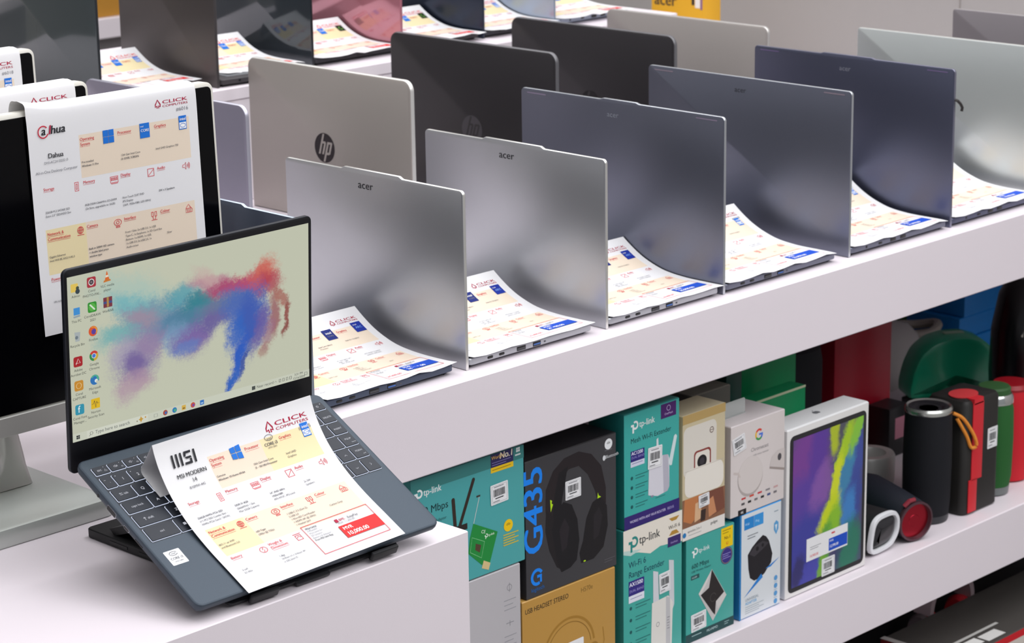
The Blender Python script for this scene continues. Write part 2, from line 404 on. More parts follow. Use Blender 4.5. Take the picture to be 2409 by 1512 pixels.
m = MB(); m.loft(rrect(-.81, 0, 0.81, 1.2, 0.0015, 2), [(0, 0), (0, PT - .001), (.001, PT)], lambda x, y, h: (x, y, h), WHITE_LAM)
o = m.build('display_plinth'); o.location = (0.871, 1.736, 0); o.rotation_euler = (0, 0, 0.012)
o.location = (0.8712, 1.727, 0)
tag(o, 'lower white plinth carrying the open demonstration laptop and the desktop computers', 'plinth')

# ------------------------------------------------------------------ laptops standing open with their lids towards the camera
def mp_yzx(x0=0.0, s=1.0): return lambda a, b, h: (x0 + s * h, a, b)
def lid_outline(w, h, r, bump=None):
    out = [(w * k / 12, 0.0) for k in range(1, 12)]
    pts = rrect(0, 0, w, h, r, 6)
    # sharp lower corners
    pts = [(0.0, 0.0), (w, 0.0)] + [p for p in pts if p[1] > r * 0.5 and p[1] >= h - r - 1e-6]
    if bump:
        a, b, d = bump
        k = next(i for i, p in enumerate(pts) if p[1] >= h - 1e-6)
        pts = pts[:k + 1] + [(w * (1 - a) + .006, h), (w * (1 - a), h + d), (w * (1 - b), h + d), (w * (1 - b) - .006, h)] + pts[k + 1:]
    return pts
def acer_logo(p, cy, cz, s, mt, flip=False):
    p.text('acer', cy, cz, s, mt, bold=0.0, align='C', sx=1.15, shear=0.0)
def slant_logo(p, cy, cz, r, disc_m, ink_m):
    # round badge cut by four slanted strokes
    p.disc(cy, cz, r, r, disc_m, 36)
    sh = .32
    def bar(u0, v0, u1, v1):
        p.poly([(cy + r * (u0 + sh * v0), cz + r * v0), (cy + r * (u1 + sh * v0), cz + r * v0), (cy + r * (u1 + sh * v1), cz + r * v1), (cy + r * (u0 + sh * v1), cz + r * v1)], ink_m)
    bar(-.46, -.45, -.29, .93); bar(-.29, .28, -.02, .43); bar(-.12, -.45, .05, .36)
    bar(.16, -.93, .33, .43); bar(.33, .28, .62, .43); bar(.50, -.40, .67, .38); bar(.33, -.45, .58, -.30)

def row_laptop(X, yf, w, h, zt, lid_m, edge_m, base_m, label, group, D=.222, r=.006, t=.0052, bump=None, logo=None, bt=.012, soft=.0012, ports='acer', screen=True, name='laptop', yaw=0.0):
    root = thing(name, (X, yf, zt + .0004), label, 'laptop', group); root.rotation_euler = (0, 0, yaw)
    m = MB(); oc = lid_outline(w, h, r, bump)
    m.loft(oc, [(soft, 0), (soft * .3, soft * .35), (0, soft), (0, t - .001), (.0008, t)], mp_yzx(), lid_m)
    # polished rim along the lid's edge; paler tones put overhead glints into its colour
    lid = m.build('lid', root)
    if edge_m is not lid_m:
        lid.data.materials.append(edge_m); k = len(lid.data.materials) - 1
        for pl in lid.data.polygons:
            c = pl.center; n = pl.normal
            if abs(n.x) < 0.5 and c.z > .01: pl.material_index = k
    if logo:
        m = MB(); p = Print(m, lambda u, v, l: (-l, u, v)); p.l = .0003
        # seen from outside the rear side of the panel runs to the left, so mirror u
        p.S = lambda u, v, l: (-l, w - u, v)
        logo(p, w, h); m.build('lid_logo', lid)
    m = MB()
    m.loft(rrect(w * .012, h * .06, w * .988, h * .965, .003, 3), [(0, t), (0, t + .0005)], mp_yzx(), mat('#0c0c0f', .3)); m.build('screen', lid)
    m = MB(); x0 = t + .0012
    m.loft(rrect(x0, 0.0, D, w, .007, 5), [(.010, 0.0), (.004, bt * .28), (.0006, bt * .36), (0, bt * .42), (0, bt - .0012), (.0012, bt)], lambda a, b, hh: (a, b, hh), base_m)
    base = m.build('base', root)
    m = MB(); m.loft(rrect(.03, .02, .105, w - .02, .004, 3), [(0, bt), (.0004, bt + .0008)], lambda a, b, hh: (a, b, hh), mat('#6d6f73', 0.5)); m.build('keyboard', base)
    def port(nm, a, b, zc, hh, mt, inner=None):
        m = MB(); m.loft(rrect(a, zc - hh / 2, b, zc + hh / 2, min(hh, b - a) * (.48 if 'c_port' in nm else .12), 4), [(0, .0002), (0, -.0003), (.0004, -.0004)], lambda x, z, d: (x, d, z), mt)
        if inner: m.box((a + .001, -.0006, zc - hh * .22), (b - .001, -.0003, zc + hh * .12), inner)
        m.build(nm, base)
    zc = bt * .66
    PB = mat('#08080a', 0.35)
    if ports == 'acer':
        port('usb_c_port', .0360, .0452, zc, .0032, PB); port('usb_c_port', .0556, .0648, zc, .0032, PB)
        port('hdmi_port', .0862, .1015, zc, .0052, PB, mat('#3c3d42', .4)); port('usb_port', .1142, .1277, zc, .0055, PB, mat('#3d67b0', .4))
        m = MB(); m.box((.1335, -.0003, zc - .001), (.1365, -.0001, zc + .001), DIM); m.build('port_mark', base)
    elif ports == 'few':
        port('audio_port', .040, .0435, zc, .0032, PB); port('usb_c_port', .070, .0785, zc, .003, PB); port('usb_port', .098, .111, zc, .0048, PB); port('usb_port', .122, .135, zc, .0048, PB)
    return root

AL = mat('#b4b6bb', 0.36, 0.78, grain=0.25, gscale=1400); ALE = mat('#e3e2de', 0.28, 0.8)
SLATE = mat('#767988', 0.37, 0.78, grain=0.25, gscale=1400); SLATEE = mat('#c2c6cb', 0.28, 0.8)
SLATE2 = mat('#62657a', 0.37, 0.78, grain=0.25, gscale=1400)
DKB = mat('#4b5466', 0.42, 0.55, grain=0.2, gscale=1400)
SILW = mat('#ccd1d0', 0.32, 0.6, grain=0.2, gscale=1400); SILE = mat('#f2f2ee', 0.25, 0.8)
def lg_acer(col, s=.0135, v=.905):
    def f(p, w, h): acer_logo(p, w * .47, h * v, s, ink(col))
    return f
def lg_corners(col, col2):
    def f(p, w, h):
        acer_logo(p, w * .47, h * .905, .0105, ink(col))
        for u in (.012, w - .048): p.rect(u, h * .972, u + .036, h * .979, ink(col2))
    return f
FR = 'open laptops along the front of the counter'
YF = 1.994
bp = (.35, .655, .0028)
row_laptop(1.691, YF, .318, .224, CT, DKB, mat('#aab4c2', .28, .8), DKB, 'slate blue laptop with only its lid top edge and ports showing behind the demonstration laptop', FR, bump=bp)
row_laptop(1.932, YF, .318, .217, CT, AL, ALE, AL, 'silver laptop lid with dark lettering, nearest the plinth in the front row', FR, bump=bp, logo=lg_acer('#25262b'))
row_laptop(2.178, YF, .323, .2165, CT, AL, ALE, AL, 'silver laptop lid with dark lettering, second silver one along the front row', FR, bump=bp, logo=lg_acer('#25262b'))
row_laptop(2.407, YF, .368, .237, CT, SLATE, SLATEE, SLATE, 'slate grey laptop directly right of the two small silver laptops in front', FR, D=.245, bump=(.42, .58, .0018), logo=lg_corners('#9498a4', '#8b7f95'))
row_laptop(2.680, YF, .372, .234, CT, SLATE, SLATEE, SLATE, 'middle one of the three slate grey laptops in the front row', FR, D=.238, ports='few', logo=lg_corners('#3a3b42', '#8d7f8b'))
row_laptop(2.925, YF, .370, .234, CT, SLATE2, mat('#8f8fa0', .3, .8), SLATE2, 'darkest slate laptop in the front row, a cord loop on its edge', FR, D=.24, ports='few', bump=(.36, .60, .0018), logo=lg_corners('#80828f', '#6d5f85'))
row_laptop(3.185, YF, .368, .232, CT, SILW, SILE, SILW, 'pale silver white laptop at the right end of the front row', FR, D=.24, ports='few', soft=.002)
row_laptop(3.452, YF, .368, .233, CT, mat('#857f83', .4, .4), mat('#c9c5c6', .3, .7), mat('#857f83', .4, .4), 'dull grey laptop behind the white lid at the far right edge', FR, D=.24, ports='few', soft=.002)
m = MB(); m.tube([(2.926, 1.9925, 1.028), (2.927, 1.989, 1.027), (2.931, 1.9865, 1.022), (2.935, 1.986, 1.016), (2.934, 1.9865, 1.011)], .0022, mat('#2a2626', .5)); o = m.build('cord_loop')
tag(o, 'short dark loop of cord at the right edge of the darkest slate laptop', 'cord')

HR = 'laptops in the second row'
HPS = mat('#b3aca6', 0.42, 0.45, grain=0.2, gscale=1400); HPSE = mat('#dcdad6', .3, .6)
HPB = mat('#2b282b', 0.45, 0.15, grain=0.35, gscale=900); HPBE = mat('#6d6c6f', .35, .5)
Y2 = 2.53
row_laptop(2.048, Y2, .365, .240, CT, mat('#8b8797', .4, .5), mat('#bdbbc8', .3, .7), mat('#26262b', .5), 'mauve silver laptop half hidden behind the front desktop computer', HR, D=.24, r=.016, t=.007, soft=.003, ports='few')
row_laptop(2.352, Y2, .366, .234, CT, HPS, HPSE, HPS, 'warm silver laptop with a round mirrored badge on its lid', HR, D=.24, r=.016, t=.008, soft=.0035, ports='few',
           logo=lambda p, w, h: slant_logo(p, w * .478, h * .485, .0225, mat('#3a3638', .12, .9), HPS))
row_laptop(2.618, 2.496, .366, .245, CT, HPB, HPBE, HPB, 'black laptop with a faint round badge, between silver and slate lids', HR, D=.24, r=.016, t=.008, soft=.0035, ports='few',
           logo=lambda p, w, h: slant_logo(p, w * .505, h * .44, .0225, mat('#4d4b4f', .3, .5), HPB))
row_laptop(2.928, 2.53, .366, .231, CT, HPB, HPBE, HPB, 'second black laptop, only its upper lid showing behind slate lids', HR, D=.23, r=.016, t=.008, soft=.0035, ports='few',
           logo=lambda p, w, h: slant_logo(p, w * .5, h * .44, .0225, mat('#1b1a1c', .25, .5), HPB))
row_laptop(3.165, 2.53, .363, .219, CT, mat('#a9a29e', .45, .35), mat('#d5d2cf', .3, .7), mat('#a9a29e', .45, .35), 'warm grey laptop lid just below the yellow carton', HR, D=.235, r=.012, t=.007, soft=.003, ports='few')

TR = 'laptops on the raised step'
RZ = 1.02
Y3 = 2.985
row_laptop(2.140, Y3 + .0, .318, .232, RZ, mat('#3d4547', .12, .25, coat=.4), mat('#202226', .3), mat('#2b2b30', .45), 'glossy dark green grey laptop, leftmost on the raised step', TR, D=.175, r=.01, ports=None)
row_laptop(2.330, Y3 - .042, .278, .232, RZ, mat('#56504f', .42, .45, grain=.2, gscale=1400), mat('#3a3637', .3), mat('#3b373a', .45), 'matt brownish grey laptop on the raised step between two glossy dark lids', TR, D=.185, r=.01, ports='few', yaw=-.09)
row_laptop(2.560, Y3, .318, .232, RZ, mat('#3c4248', .10, .25, coat=.4), mat('#15161b', .3), mat('#26242a', .45), 'glossy blue grey laptop on the raised step, left of the pink lid', TR, D=.19, r=.01, ports='few')
row_laptop(2.757, Y3, .318, .232, RZ, mat('#c4818f', .12, .35, coat=.4), mat('#b06d7c', .3, .3), mat('#2e2a2e', .45), 'glossy pink laptop on the raised step', TR, D=.185, r=.01, ports='few')
row_laptop(2.950, Y3, .318, .232, RZ, mat('#2b3345', .30, .45), mat('#1b2130', .3), mat('#2a2a32', .45), 'navy blue laptop on the raised step, right of the pink lid', TR, D=.17, r=.01, ports='few')
row_laptop(3.128, Y3, .318, .232, RZ, mat('#aab6c8', .34, .55), mat('#8b97a8', .3, .5), mat('#9aa4b4', .45), 'pale blue laptop, rightmost on the raised step', TR, D=.2, r=.01, ports='few')

# price sheets lying on the laptops
B_ACER = {'os': '*Windows 11 Home', 'cpu': '*Intel Core Ultra 5\nProcessor', 'gpu': 'Intel Arc Graphics', 'ssd': '512GB NVMe PCIe\nSSD', 'ram': '16GB LPDDR5X\nonboard memory', 'dsp': '14" FHD 60Hz, IPS\n*1920 x 1200\n100% sRGB panel', 'aud': 'DTS Audio, 2 stereo\nspeakers, dual mics',
          'net': 'WiFi 6E and\nBluetooth 5.3', 'cam': 'QHD Type', 'int': '2 USB-C\n2 USB 3.2\n1 HDMI 2.1\n1 Headset Jack', 'col': 'Silver', 'bat': '65 Wh', 'wgt': '1.3kg\n14.9mm H x 313mm W\nx 218mm D'}
def prow(bt, rise=1.0, D=.176):
    z = bt + .0016; q = D - .176
    return [(-.003, z), (.03, z - .0004), (.066, z), (.098 + q * .3, z + .003 * rise), (.122 + q * .5, z + .0092 * rise), (.142 + q * .7, z + .0172 * rise), (.160 + q * .9, z + .0275 * rise), (D, z + .0385 * rise), (D + .012, z + .022 * rise), (D + .018, z + .004)]
FS = 'price sheets on the front row laptops'
def front_sheet(X, W, code, price, cpu, gpu, label, rise=1.0, D=.176, bt=.012, logo=.95, **k):
    c = dict(code=code, price=price, os='eleven', cpu=cpu, gpu=gpu, price_mat=PBLUE, frame=RED, logo=logo, body=B_ACER, bs=.0034, sub=price, old='MVR 27,500.00', wx=['Free carry bag', 'Side Bag'])
    c.update(k)
    price_sheet('price_sheet', (X, YF, CT + .0004), W, prow(bt, rise, D), 7, c, label, group=FS, wave=.0011)
front_sheet(1.7115, .203, '#6072', '24,490.00', 'dark', 'arc', 'price sheet with a hand-altered code, lying before the first silver lid')
front_sheet(1.9425, .213, '#6000', '25,490.00', 'dark', 'arc', 'price sheet lying between the two small silver laptops')
front_sheet(2.1885, .217, '#6085', '26,900.00', 'dark', 'arc', 'price sheet resting on the second silver laptop, against the first slate lid', 1.0)
front_sheet(2.4170, .232, '#6068', '22,900.00', 'blue', 'badge', 'price sheet resting on the first slate laptop, curling against the middle slate lid', 1.12, .182)
front_sheet(2.6900, .226, '#6071', '21,900.00', 'blue', 'badge', 'price sheet resting on the middle slate laptop, curling against the darkest slate lid', 1.12, .182)
front_sheet(2.9350, .228, '#6077', '19,900.00', 'blue', 'badge', 'price sheet resting on the darkest slate laptop, before the pale white lid', 1.1, .182)
front_sheet(3.1950, .228, '#6079', '19,900.00', 'blue', 'badge', 'price sheet resting on the pale white laptop at the end of the front row', 1.1, .182)
RS = 'price sheets on the raised step laptops'
def rear_sheet(X, W, label, gpu='badge', rise=.85, cpu='blue'):
    c = dict(code='#60', os='eleven', cpu=cpu, gpu=gpu, logo=1.15, fine=False, logo_mat=PRED, price='18,900.00', warm=True, body={})
    price_sheet('price_sheet', (X, Y3 - .012, RZ + .0004), W, prow(.012, rise, .165), 7, c, label, group=RS, wave=.0012)
rear_sheet(2.150, .172, 'price sheet below the brownish grey lid on the raised step')
rear_sheet(2.374, .158, 'price sheet below the glossy blue grey lid on the raised step')
rear_sheet(2.570, .182, 'price sheet below the pink lid on the raised step', 'green')
rear_sheet(2.766, .178, 'price sheet below the navy lid on the raised step', 'green')
rear_sheet(2.960, .165, 'price sheet below the pale blue lid on the raised step', rise=.8)
rear_sheet(3.140, .185, 'price sheet right of the pale blue lid, on the end of the raised step', rise=.6)

# ------------------------------------------------------------------ all-in-one desktop computers
SIL = mat('#cbcac5', 0.34, 0.55); SILP = mat('#d9d6cd', .45, .1)
GLASS = mat('#020204', 0.16, 0, 0.25)
def aio(xr, Y, zt, zb, w, label, tilt=.035):
    zc = zb
    root = thing('desktop_computer', (xr - w / 2, Y, PT), label, 'computer', 'all-in-one desktop computers on the plinth')
    h = zt - zb; R = Matrix.Translation((0, 0, zb - PT)) @ Matrix.Rotation(-tilt, 4, 'X')
    m = MB(); m.M = R
    m.loft(rrect(-w / 2, 0, w / 2, h, .010, 6), [(.0035, .0012), (0, .003), (0, .016), (.012, .024), (.05, .034)], lambda a, b, d: (a, d, b), SILP); hs = m.build('housing', root)
    m = MB(); m.M = R
    m.loft(rrect(-w / 2 + .0045, .0215, w / 2 - .0045, h - .0045, .006, 4), [(0, .002), (0, .0004), (.0004, 0)], lambda a, b, d: (a, d, b), GLASS); m.build('screen', root)
    m = MB(); m.M = R
    m.loft(rrect(-w / 2, -.001, w / 2, .0205, .002, 3), [(0, .010), (0, -.0022), (.0008, -.0034)], lambda a, b, d: (a, d, b), SIL); m.build('chin', root)
    # curved neck sweeping forward into the base
    m = MB(); rs = []
    z0 = .021
    for (y, z, xa, xb, th) in ((.048, .25, -.010, .012, .012), (.050, .16, .003, .022, .012), (.053, .11, .014, .033, .014), (.058, .085, .019, .042, .016), (.062, .062, .021, .049, .018), (.066, .045, .018, .054, .020), (.068, .034, .008, .058, .022), (.070, .026, -.012, .061, .024), (.070, z0 + .0005, -.040, .062, .026)):
        rs.append([(a, y + b, z) for a, b in rrect(xa, -th / 2, xb, th / 2, th * .3, 3)])
    m.rings(rs, SIL); m.build('neck', root)
    m = MB(); m.loft(rrect(-.140, -.045, .094, .128, .010, 5), [(.001, .0004), (0, .0025), (0, .0155), (.0015, .0195), (.005, .021)], lambda a, b, d: (a, b, d), mat('#c6cbc6', .38, .45)); m.build('base', root)
    return root, R
aio(1.667, 2.10, 1.207, 0.872, .60, 'nearest all-in-one desktop computer with a black screen and silver foot')
aio(1.631, 2.285, 1.193, 0.858, .60, 'middle desktop computer, mostly hidden behind the nearest black screen')
aio(1.697, 2.485, 1.203, 0.868, .60, 'rearmost desktop computer at the upper left, white rim and black edge showing')
def dahua_brand(p, t, X, Y):
    p.arc(X(.085), Y(.108), .0062, .4, 5.6, .0012, ink('#c81e3a'), 18)
    t('a', .085, .121, .0125, INKB, bold=.02, align='C', shear=.15); t('l', .113, .121, .0135, CRIM, bold=.02, shear=.2)
    t('hua', .125, .121, .0125, INKB, bold=.02, shear=.15, sx=1.05)
    t('Dahua', .145, .225, .0075, INKB, bold=.014, align='C'); t('DHI-AC24 I3202 i3', .145, .248, .0038, GREY, align='C'); t('All-in-One Desktop Computer', .145, .288, .0042, GREY, align='C')
B_AIO = {'os': 'Pre-installed\n*Windows 11 Pro', 'cpu': '12th Gen Intel Core\n*i3-12100, 3.30GHz', 'gpu': 'Intel UHD Graphics 730', 'ssd': '256GB M.2 SATAIII SSD\nExtra 2.5" SSD/HDD Slot', 'ram': '8GB DDR4 2666MHz SO-DIMM\n(2x Slots, upgradable to 16GB)', 'dsp': 'Non-Touch 23.8" FHD\nIPS Display\n(16:9, 1920x1080, LED 60Hz)', 'aud': '*2W x 2 Speakers',
         'net': 'Gigabit Ethernet\nIntel Wifi BE AX211/45.3', 'cam': '*Built-in 500W HD camera\n*+ double label press\n*window type', 'int': 'Front / Side: 2x USB 2.0, 1x USB\nType-C, 1x Earphone, 1x SD Card Slot\nBottom: 1x HDMI, 1x USB,\n1x USB 3.0, 2x USB 2.0, 1x\nAudio-in/out', 'col': 'Silver', 'bat': '19V 6.32A - 120W', 'wgt': 'Wireless Keyboard & Mouse'}
def hang(xl, Y, zt, zb, W, H, cfg, label, tilt=.035):
    root = Vector((xl, Y, zb)); h = zt - zb
    f = lambda y, z: (y * math.cos(tilt) + z * math.sin(tilt), z * math.cos(tilt) - y * math.sin(tilt))
    prof = [f(-.0035, h - H + .004), f(-.0030, h - H * .66), f(-.0028, h - H * .33), f(-.0030, h - .010), f(.001, h + .0018), f(.014, h + .0035), f(.027, h - .004), f(.037, h - .06)]
    price_sheet('price_sheet', tuple(root), W, prof, 4, cfg, label, group='price sheets hung over the desktop computers',
                curl=lambda u, d: .007 * max(0.0, 1 - u / .05) ** 2 * (1 if d > H * .97 else 0) )
hang(1.4165, 2.10, 1.207, .872, .222, .243, dict(code='#6016', os='eleven', cpu='blue', gpu='badge', body=B_AIO, price='8650.00', old='MVR 8956.00', last=['Power Supply', 'Accesories'], lasticons=['power', 'weight'], logo=1.0, w2=True, brand=dahua_brand), 'large price sheet draped over the nearest black desktop screen')
hang(1.393, 2.285, 1.193, .858, .217, .243, dict(code='#6017', os='eleven', cpu='blue', gpu='badge', body=B_AIO, price='8650.00', last=['Power Supply', 'Accesories'], lasticons=['power', 'weight'], logo=1.12), 'price sheet over the middle desktop, only its crimson logo showing at the top')
hang(1.456, 2.485, 1.203, .868, .217, .243, dict(code='#6018', os='eleven', cpu='blue', gpu='badge', body=B_AIO, price='8650.00', last=['Power Supply', 'Accesories'], lasticons=['power', 'weight'], logo=1.12), 'price sheet on the rearmost desktop, cut by the left picture edge')

# ------------------------------------------------------------------ the open demonstration laptop on its stand
K = .000985
def unit(v): return Vector(v).normalized()
_u = unit((0.9998, -0.0204, 0.0091)); _n = unit((-0.0176, -0.4678, 0.8836)); _b = _n.cross(_u).normalized(); _n = _u.cross(_b)
MW = Matrix(((_u.x, _b.x, _n.x, 1.329), (_u.y, _b.y, _n.y, 1.9332), (_u.z, _b.z, _n.z, 0.8873), (0, 0, 0, 1)))
KM = Matrix.Scale(K, 4)
demo = thing('laptop', None, 'open dark slate laptop showing a colourful desktop picture, tilted on a stand', 'laptop', mw=MW)
BASE = mat('#414c58', 0.46, 0.3, grain=0.25, gscale=900); BASE_D = mat('#343b46', 0.45, 0.3)
W0, D0 = 319.0, 220.0
m = MB(); m.M = KM
m.loft(rrect(0, -D0, W0, 0, 9, 6), [(14, -16), (7, -15.2), (1.2, -9), (.4, -6.5), (0, -5.5), (0, -2.2), (.5, -.9), (1.6, -.2), (2.6, 0)], lambda a, b, h: (a, b, h), BASE)
dbase = m.build('base', demo)
# side ports on the left flank
PBK = mat('#060608', .3); CHR = mat('#b9bcc2', .25, .9)
def side(nm, y0, y1, zc, hh, rim, rad):
    m = MB(); m.M = KM
    x0 = .55
    if rim: m.loft(rrect(y0 - .5, zc - hh / 2 - .5, y1 + .5, zc + hh / 2 + .5, rad + .4, 5), [(0, x0 + .3), (0, x0 - .5), (.25, x0 - .6)], lambda a, b, h: (h, a, b), CHR)
    m.loft(rrect(y0, zc - hh / 2, y1, zc + hh / 2, rad, 5), [(0, x0), (0, x0 - .75)], lambda a, b, h: (h, a, b), PBK)
    m.build(nm, dbase)
side('audio_port', -47, -43, -6.2, 3.6, False, 1.75); side('hdmi_port', -77, -62, -6.4, 5.2, True, 1.4); side('usb_c_port', -101, -92, -6.4, 2.6, True, 1.2); side('card_slot', -125, -112, -6.6, 1.6, False, .7)
# keyboard
KEY = mat('#2b2f38', .5, 0, .4); KGL = mat('#dfe8ff', .5, emit=.95); LEG = mat('#f2f4ff', .5, emit=.62)
m = MB(); m.M = KM
m.loft(rrect(7.4, -128.6, 311.6, -13.6, 3, 4), [(0, -.2), (0, .05)], lambda a, b, h: (a, b, h), mat('#242932', .5)); kb = m.build('keyboard', demo)
rows = [(15, 26, [(1, t) for t in ('ESC', 'F1', 'F2', 'F3', 'F4', 'F5', 'F6', 'F7', 'F8', 'F9', 'F10', 'F11', 'F12', 'PRT', 'END', 'pwr')]),
        (30.3, 46.6, [(.75, '`')] + [(1, t) for t in '1234567890-='] + [(2.25, 'backspace'), (1, 'DELETE')]),
        (49.9, 66.2, [(1.35, 'tab')] + [(1, t) for t in 'QWERTYUIOP[]'] + [(1.65, '\\'), (1, 'INSERT')]),
        (69.5, 85.8, [(1.65, 'caps lock')] + [(1, t) for t in "ASDFGHJKL;'"] + [(2.35, 'enter'), (1, 'PGUP')]),
        (89.1, 105.4, [(2.15, 'shift')] + [(1, t) for t in 'ZXCVBNM,./'] + [(1.85, 'shift'), (1, 'up'), (1, 'PGDN')]),
        (108.7, 127.2, [(1.95, 'ctrl'), (1, 'win'), (1, 'fn'), (1, 'alt'), (5.05, ''), (1, 'alt'), (1, 'fn'), (1, 'ctrl'), (1, 'lt'), (1, 'dn'), (1, 'rt')])]
for v0, v1, ks in rows:
    x = 8.3
    for wd_, lab in ks:
        x1 = x + wd_ * 18.93
        m = MB(); m.M = KM
        a0, a1, b0, b1 = x + .95, x1 - .95, -v1 + .2, -v0 - .2
        m.loft(rrect(a0 - .5, b0 - .5, a1 + .5, b1 + .5, 1.2, 3), [(0, .1), (0, .35)], lambda a, b, h: (a, b, h), KGL, cap0=False)
        m.loft(rrect(a0, b0, a1, b1, .9, 3), [(0, .35), (0, 1.25), (.25, 1.5)], lambda a, b, h: (a, b, h), KEY, cap0=False)
        p = Print(m, lambda u, v, l: (u, v, 1.5 + l * 1000 * .12)); p.l = .0004
        cx, cy = (a0 + a1) / 2, (b0 + b1) / 2
        if lab in ('up', 'dn', 'lt', 'rt'):
            q = {'up': [(-1.6, -.7), (0, .9), (1.6, -.7)], 'dn': [(-1.6, .7), (0, -.9), (1.6, .7)], 'lt': [(.7, 1.6), (-.9, 0), (.7, -1.6)], 'rt': [(-.7, 1.6), (.9, 0), (-.7, -1.6)]}[lab]
            p.line([(cx + a, cy + b) for a, b in q], .45, LEG)
        elif lab == 'pwr': p.arc(cx, cy, 1.3, 1.9, 7.5, .4, LEG, 14); p.line([(cx, cy + .3), (cx, cy + 1.6)], .4, LEG); p.disc(cx + 5.5, cy + 2.8, .55, .55, LEG)
        elif lab == 'win':
            for i in (0, 1):
                for j in (0, 1): p.rect(cx - 1.6 + i * 1.7, cy - 1.6 + j * 1.7, cx - .1 + i * 1.7, cy - .1 + j * 1.7, LEG)
        elif lab in ('F1', 'F2', 'F3'):
            p.line([(cx - 3.4, cy - .6), (cx - 2.4, cy - .6), (cx - 1.2, cy - 1.7), (cx - 1.2, cy + 1.7), (cx - 2.4, cy + .6), (cx - 3.4, cy + .6)], .4, LEG, closed=True)
            if lab == 'F1': p.line([(cx - .4, cy - 1), (cx + 1, cy + 1)], .4, LEG); p.line([(cx - .4, cy + 1), (cx + 1, cy - 1)], .4, LEG)
            else: p.line([(cx - .4, cy), (cx + 1, cy)], .4, LEG)
            p.text(lab, cx + 5.6, cy - 3.4, 2.6, LEG, align='C'); p.disc(cx + 4.6, cy + 3.2, .35, .35, LEG)
        elif lab == 'tab':
            p.line([(a0 + 6.5, cy + 1.1), (a0 + 10, cy + 1.1)], .5, LEG); p.line([(a0 + 6.5, cy - .9), (a0 + 10, cy - .9)], .5, LEG); p.line([(a0 + 7.4, cy + 1.9), (a0 + 6.5, cy + 1.1), (a0 + 7.4, cy + .3)], .4, LEG)
            p.text('tab', a0 + 11.4, cy - 1.3, 4.0, LEG)
        elif lab == 'shift':
            p.line([(a0 + 11, cy - 2.1), (a0 + 11, cy + 2)], .5, LEG); p.line([(a0 + 9.6, cy + .6), (a0 + 11, cy + 2.1), (a0 + 12.4, cy + .6)], .5, LEG); p.text('shift', a0 + 14.2, cy - 1.4, 4.2, LEG)
        elif lab == 'enter':
            p.line([(cx - 7.5, cy + 1.2), (cx - 7.5, cy - .6), (cx - 10, cy - .6)], .45, LEG); p.text('enter', cx - 5.4, cy - 1.2, 4.0, LEG)
        elif lab in ('PGUP', 'PGDN'):
            p.text(lab, cx + .5, cy + .8, 3.4, LEG, align='C'); p.text('home' if lab == 'PGUP' else 'end', cx + 4.6, cy - 4.6, 2.4, LEG, align='C')
        elif lab == 'ESC': p.text('ESC', cx - 2, cy - 1, 3.2, LEG, align='C'); p.line([(cx + 3, cy - 2.4), (cx + 6, cy - 2.4), (cx + 4.5, cy + .2)], .4, LEG, closed=True); p.disc(cx + 4.4, cy + 3.4, .35, .35, LEG)
        elif lab in '1234567890' and lab: p.text(lab, cx, cy - 2.2, 5.2, LEG, align='C'); p.disc(a0 + 3, b1 - 2.6, .5, .5, LEG)
        elif lab == '`': p.text('~', cx - 3, cy + 2.2, 4, LEG, align='C'); p.text('`', cx + 1, cy - 3.6, 4.6, LEG, align='C')
        elif len(lab) == 1: p.text(lab, cx, cy - 1.8, 5.0, LEG, align='C')
        elif lab: p.text(lab, cx, cy - 1.3, 3.9 if lab.islower() else 3.3, LEG, align='C')
        m.build('key', kb, smooth=30)
        x = x1
# processor sticker on the palm rest
m = MB(); m.M = KM
m.loft(rrect(10, -163.5, 29, -143.8, 1, 3), [(0, .02), (0, .22)], lambda a, b, h: (a, b, h), mat('#d9dadd', .35, .3))
p = Print(m, lambda u, v, l: (u, v, .25 + l * 200)); p.l = .0002
p.arc(19.5, -148.6, 4.6, .3, 6.0, .6, INKB, 22, ry=2.5); p.text('intel', 19.5, -149.5, 3.1, INKB, align='C'); p.text('CORE i3', 19.5, -156.6, 4.4, INKB, bold=.015, align='C', sx=.92); p.text('10TH GEN', 19.5, -160.2, 2.2, INKB, bold=.01, align='C')
m.build('processor_sticker', dbase)['label'] = 'small silver sticker on the palm rest'
# lid, glass and desktop picture
LA = 1.9975 - PI / 2
ld = Vector((0, math.sin(LA), math.cos(LA))); ln_ = Vector((0, -math.cos(LA), math.sin(LA)))
LO = Vector((0, 15.87, 12.06))
def lid_map(a, b, h): return LO + Vector((a, 0, 0)) + ld * b + ln_ * h
BEZ = mat('#0b0b10', .42, 0, .3); LIDM = mat('#20232b', .4, .3)
m = MB(); m.M = KM
ol = rrect(.2, -34, W0 - .2, 182.5, 7, 6)
m.loft(ol, [(3, -6.2), (.8, -5.4), (0, -4), (0, -.6), (.5, -.1)], lambda a, b, h: lid_map(a, b, h), LIDM); dl = m.build('lid', demo)
m = MB(); m.M = KM
m.loft(rrect(1.2, -33, W0 - 1.2, 181.5, 6, 6), [(0, -.12), (.2, .02)], lambda a, b, h: lid_map(a, b, h), BEZ, cap0=False); m.build('bezel', dl)
m = MB(); m.M = KM
for a in (38, 245): m.loft(rrect(a, -30.5, a + 36, -17, 2, 3), [(0, .1), (0, 2.2), (1, 3.2)], lambda a_, b_, h: lid_map(a_, b_, h), LIDM)
SWd, SHt = 309.9, 174.3
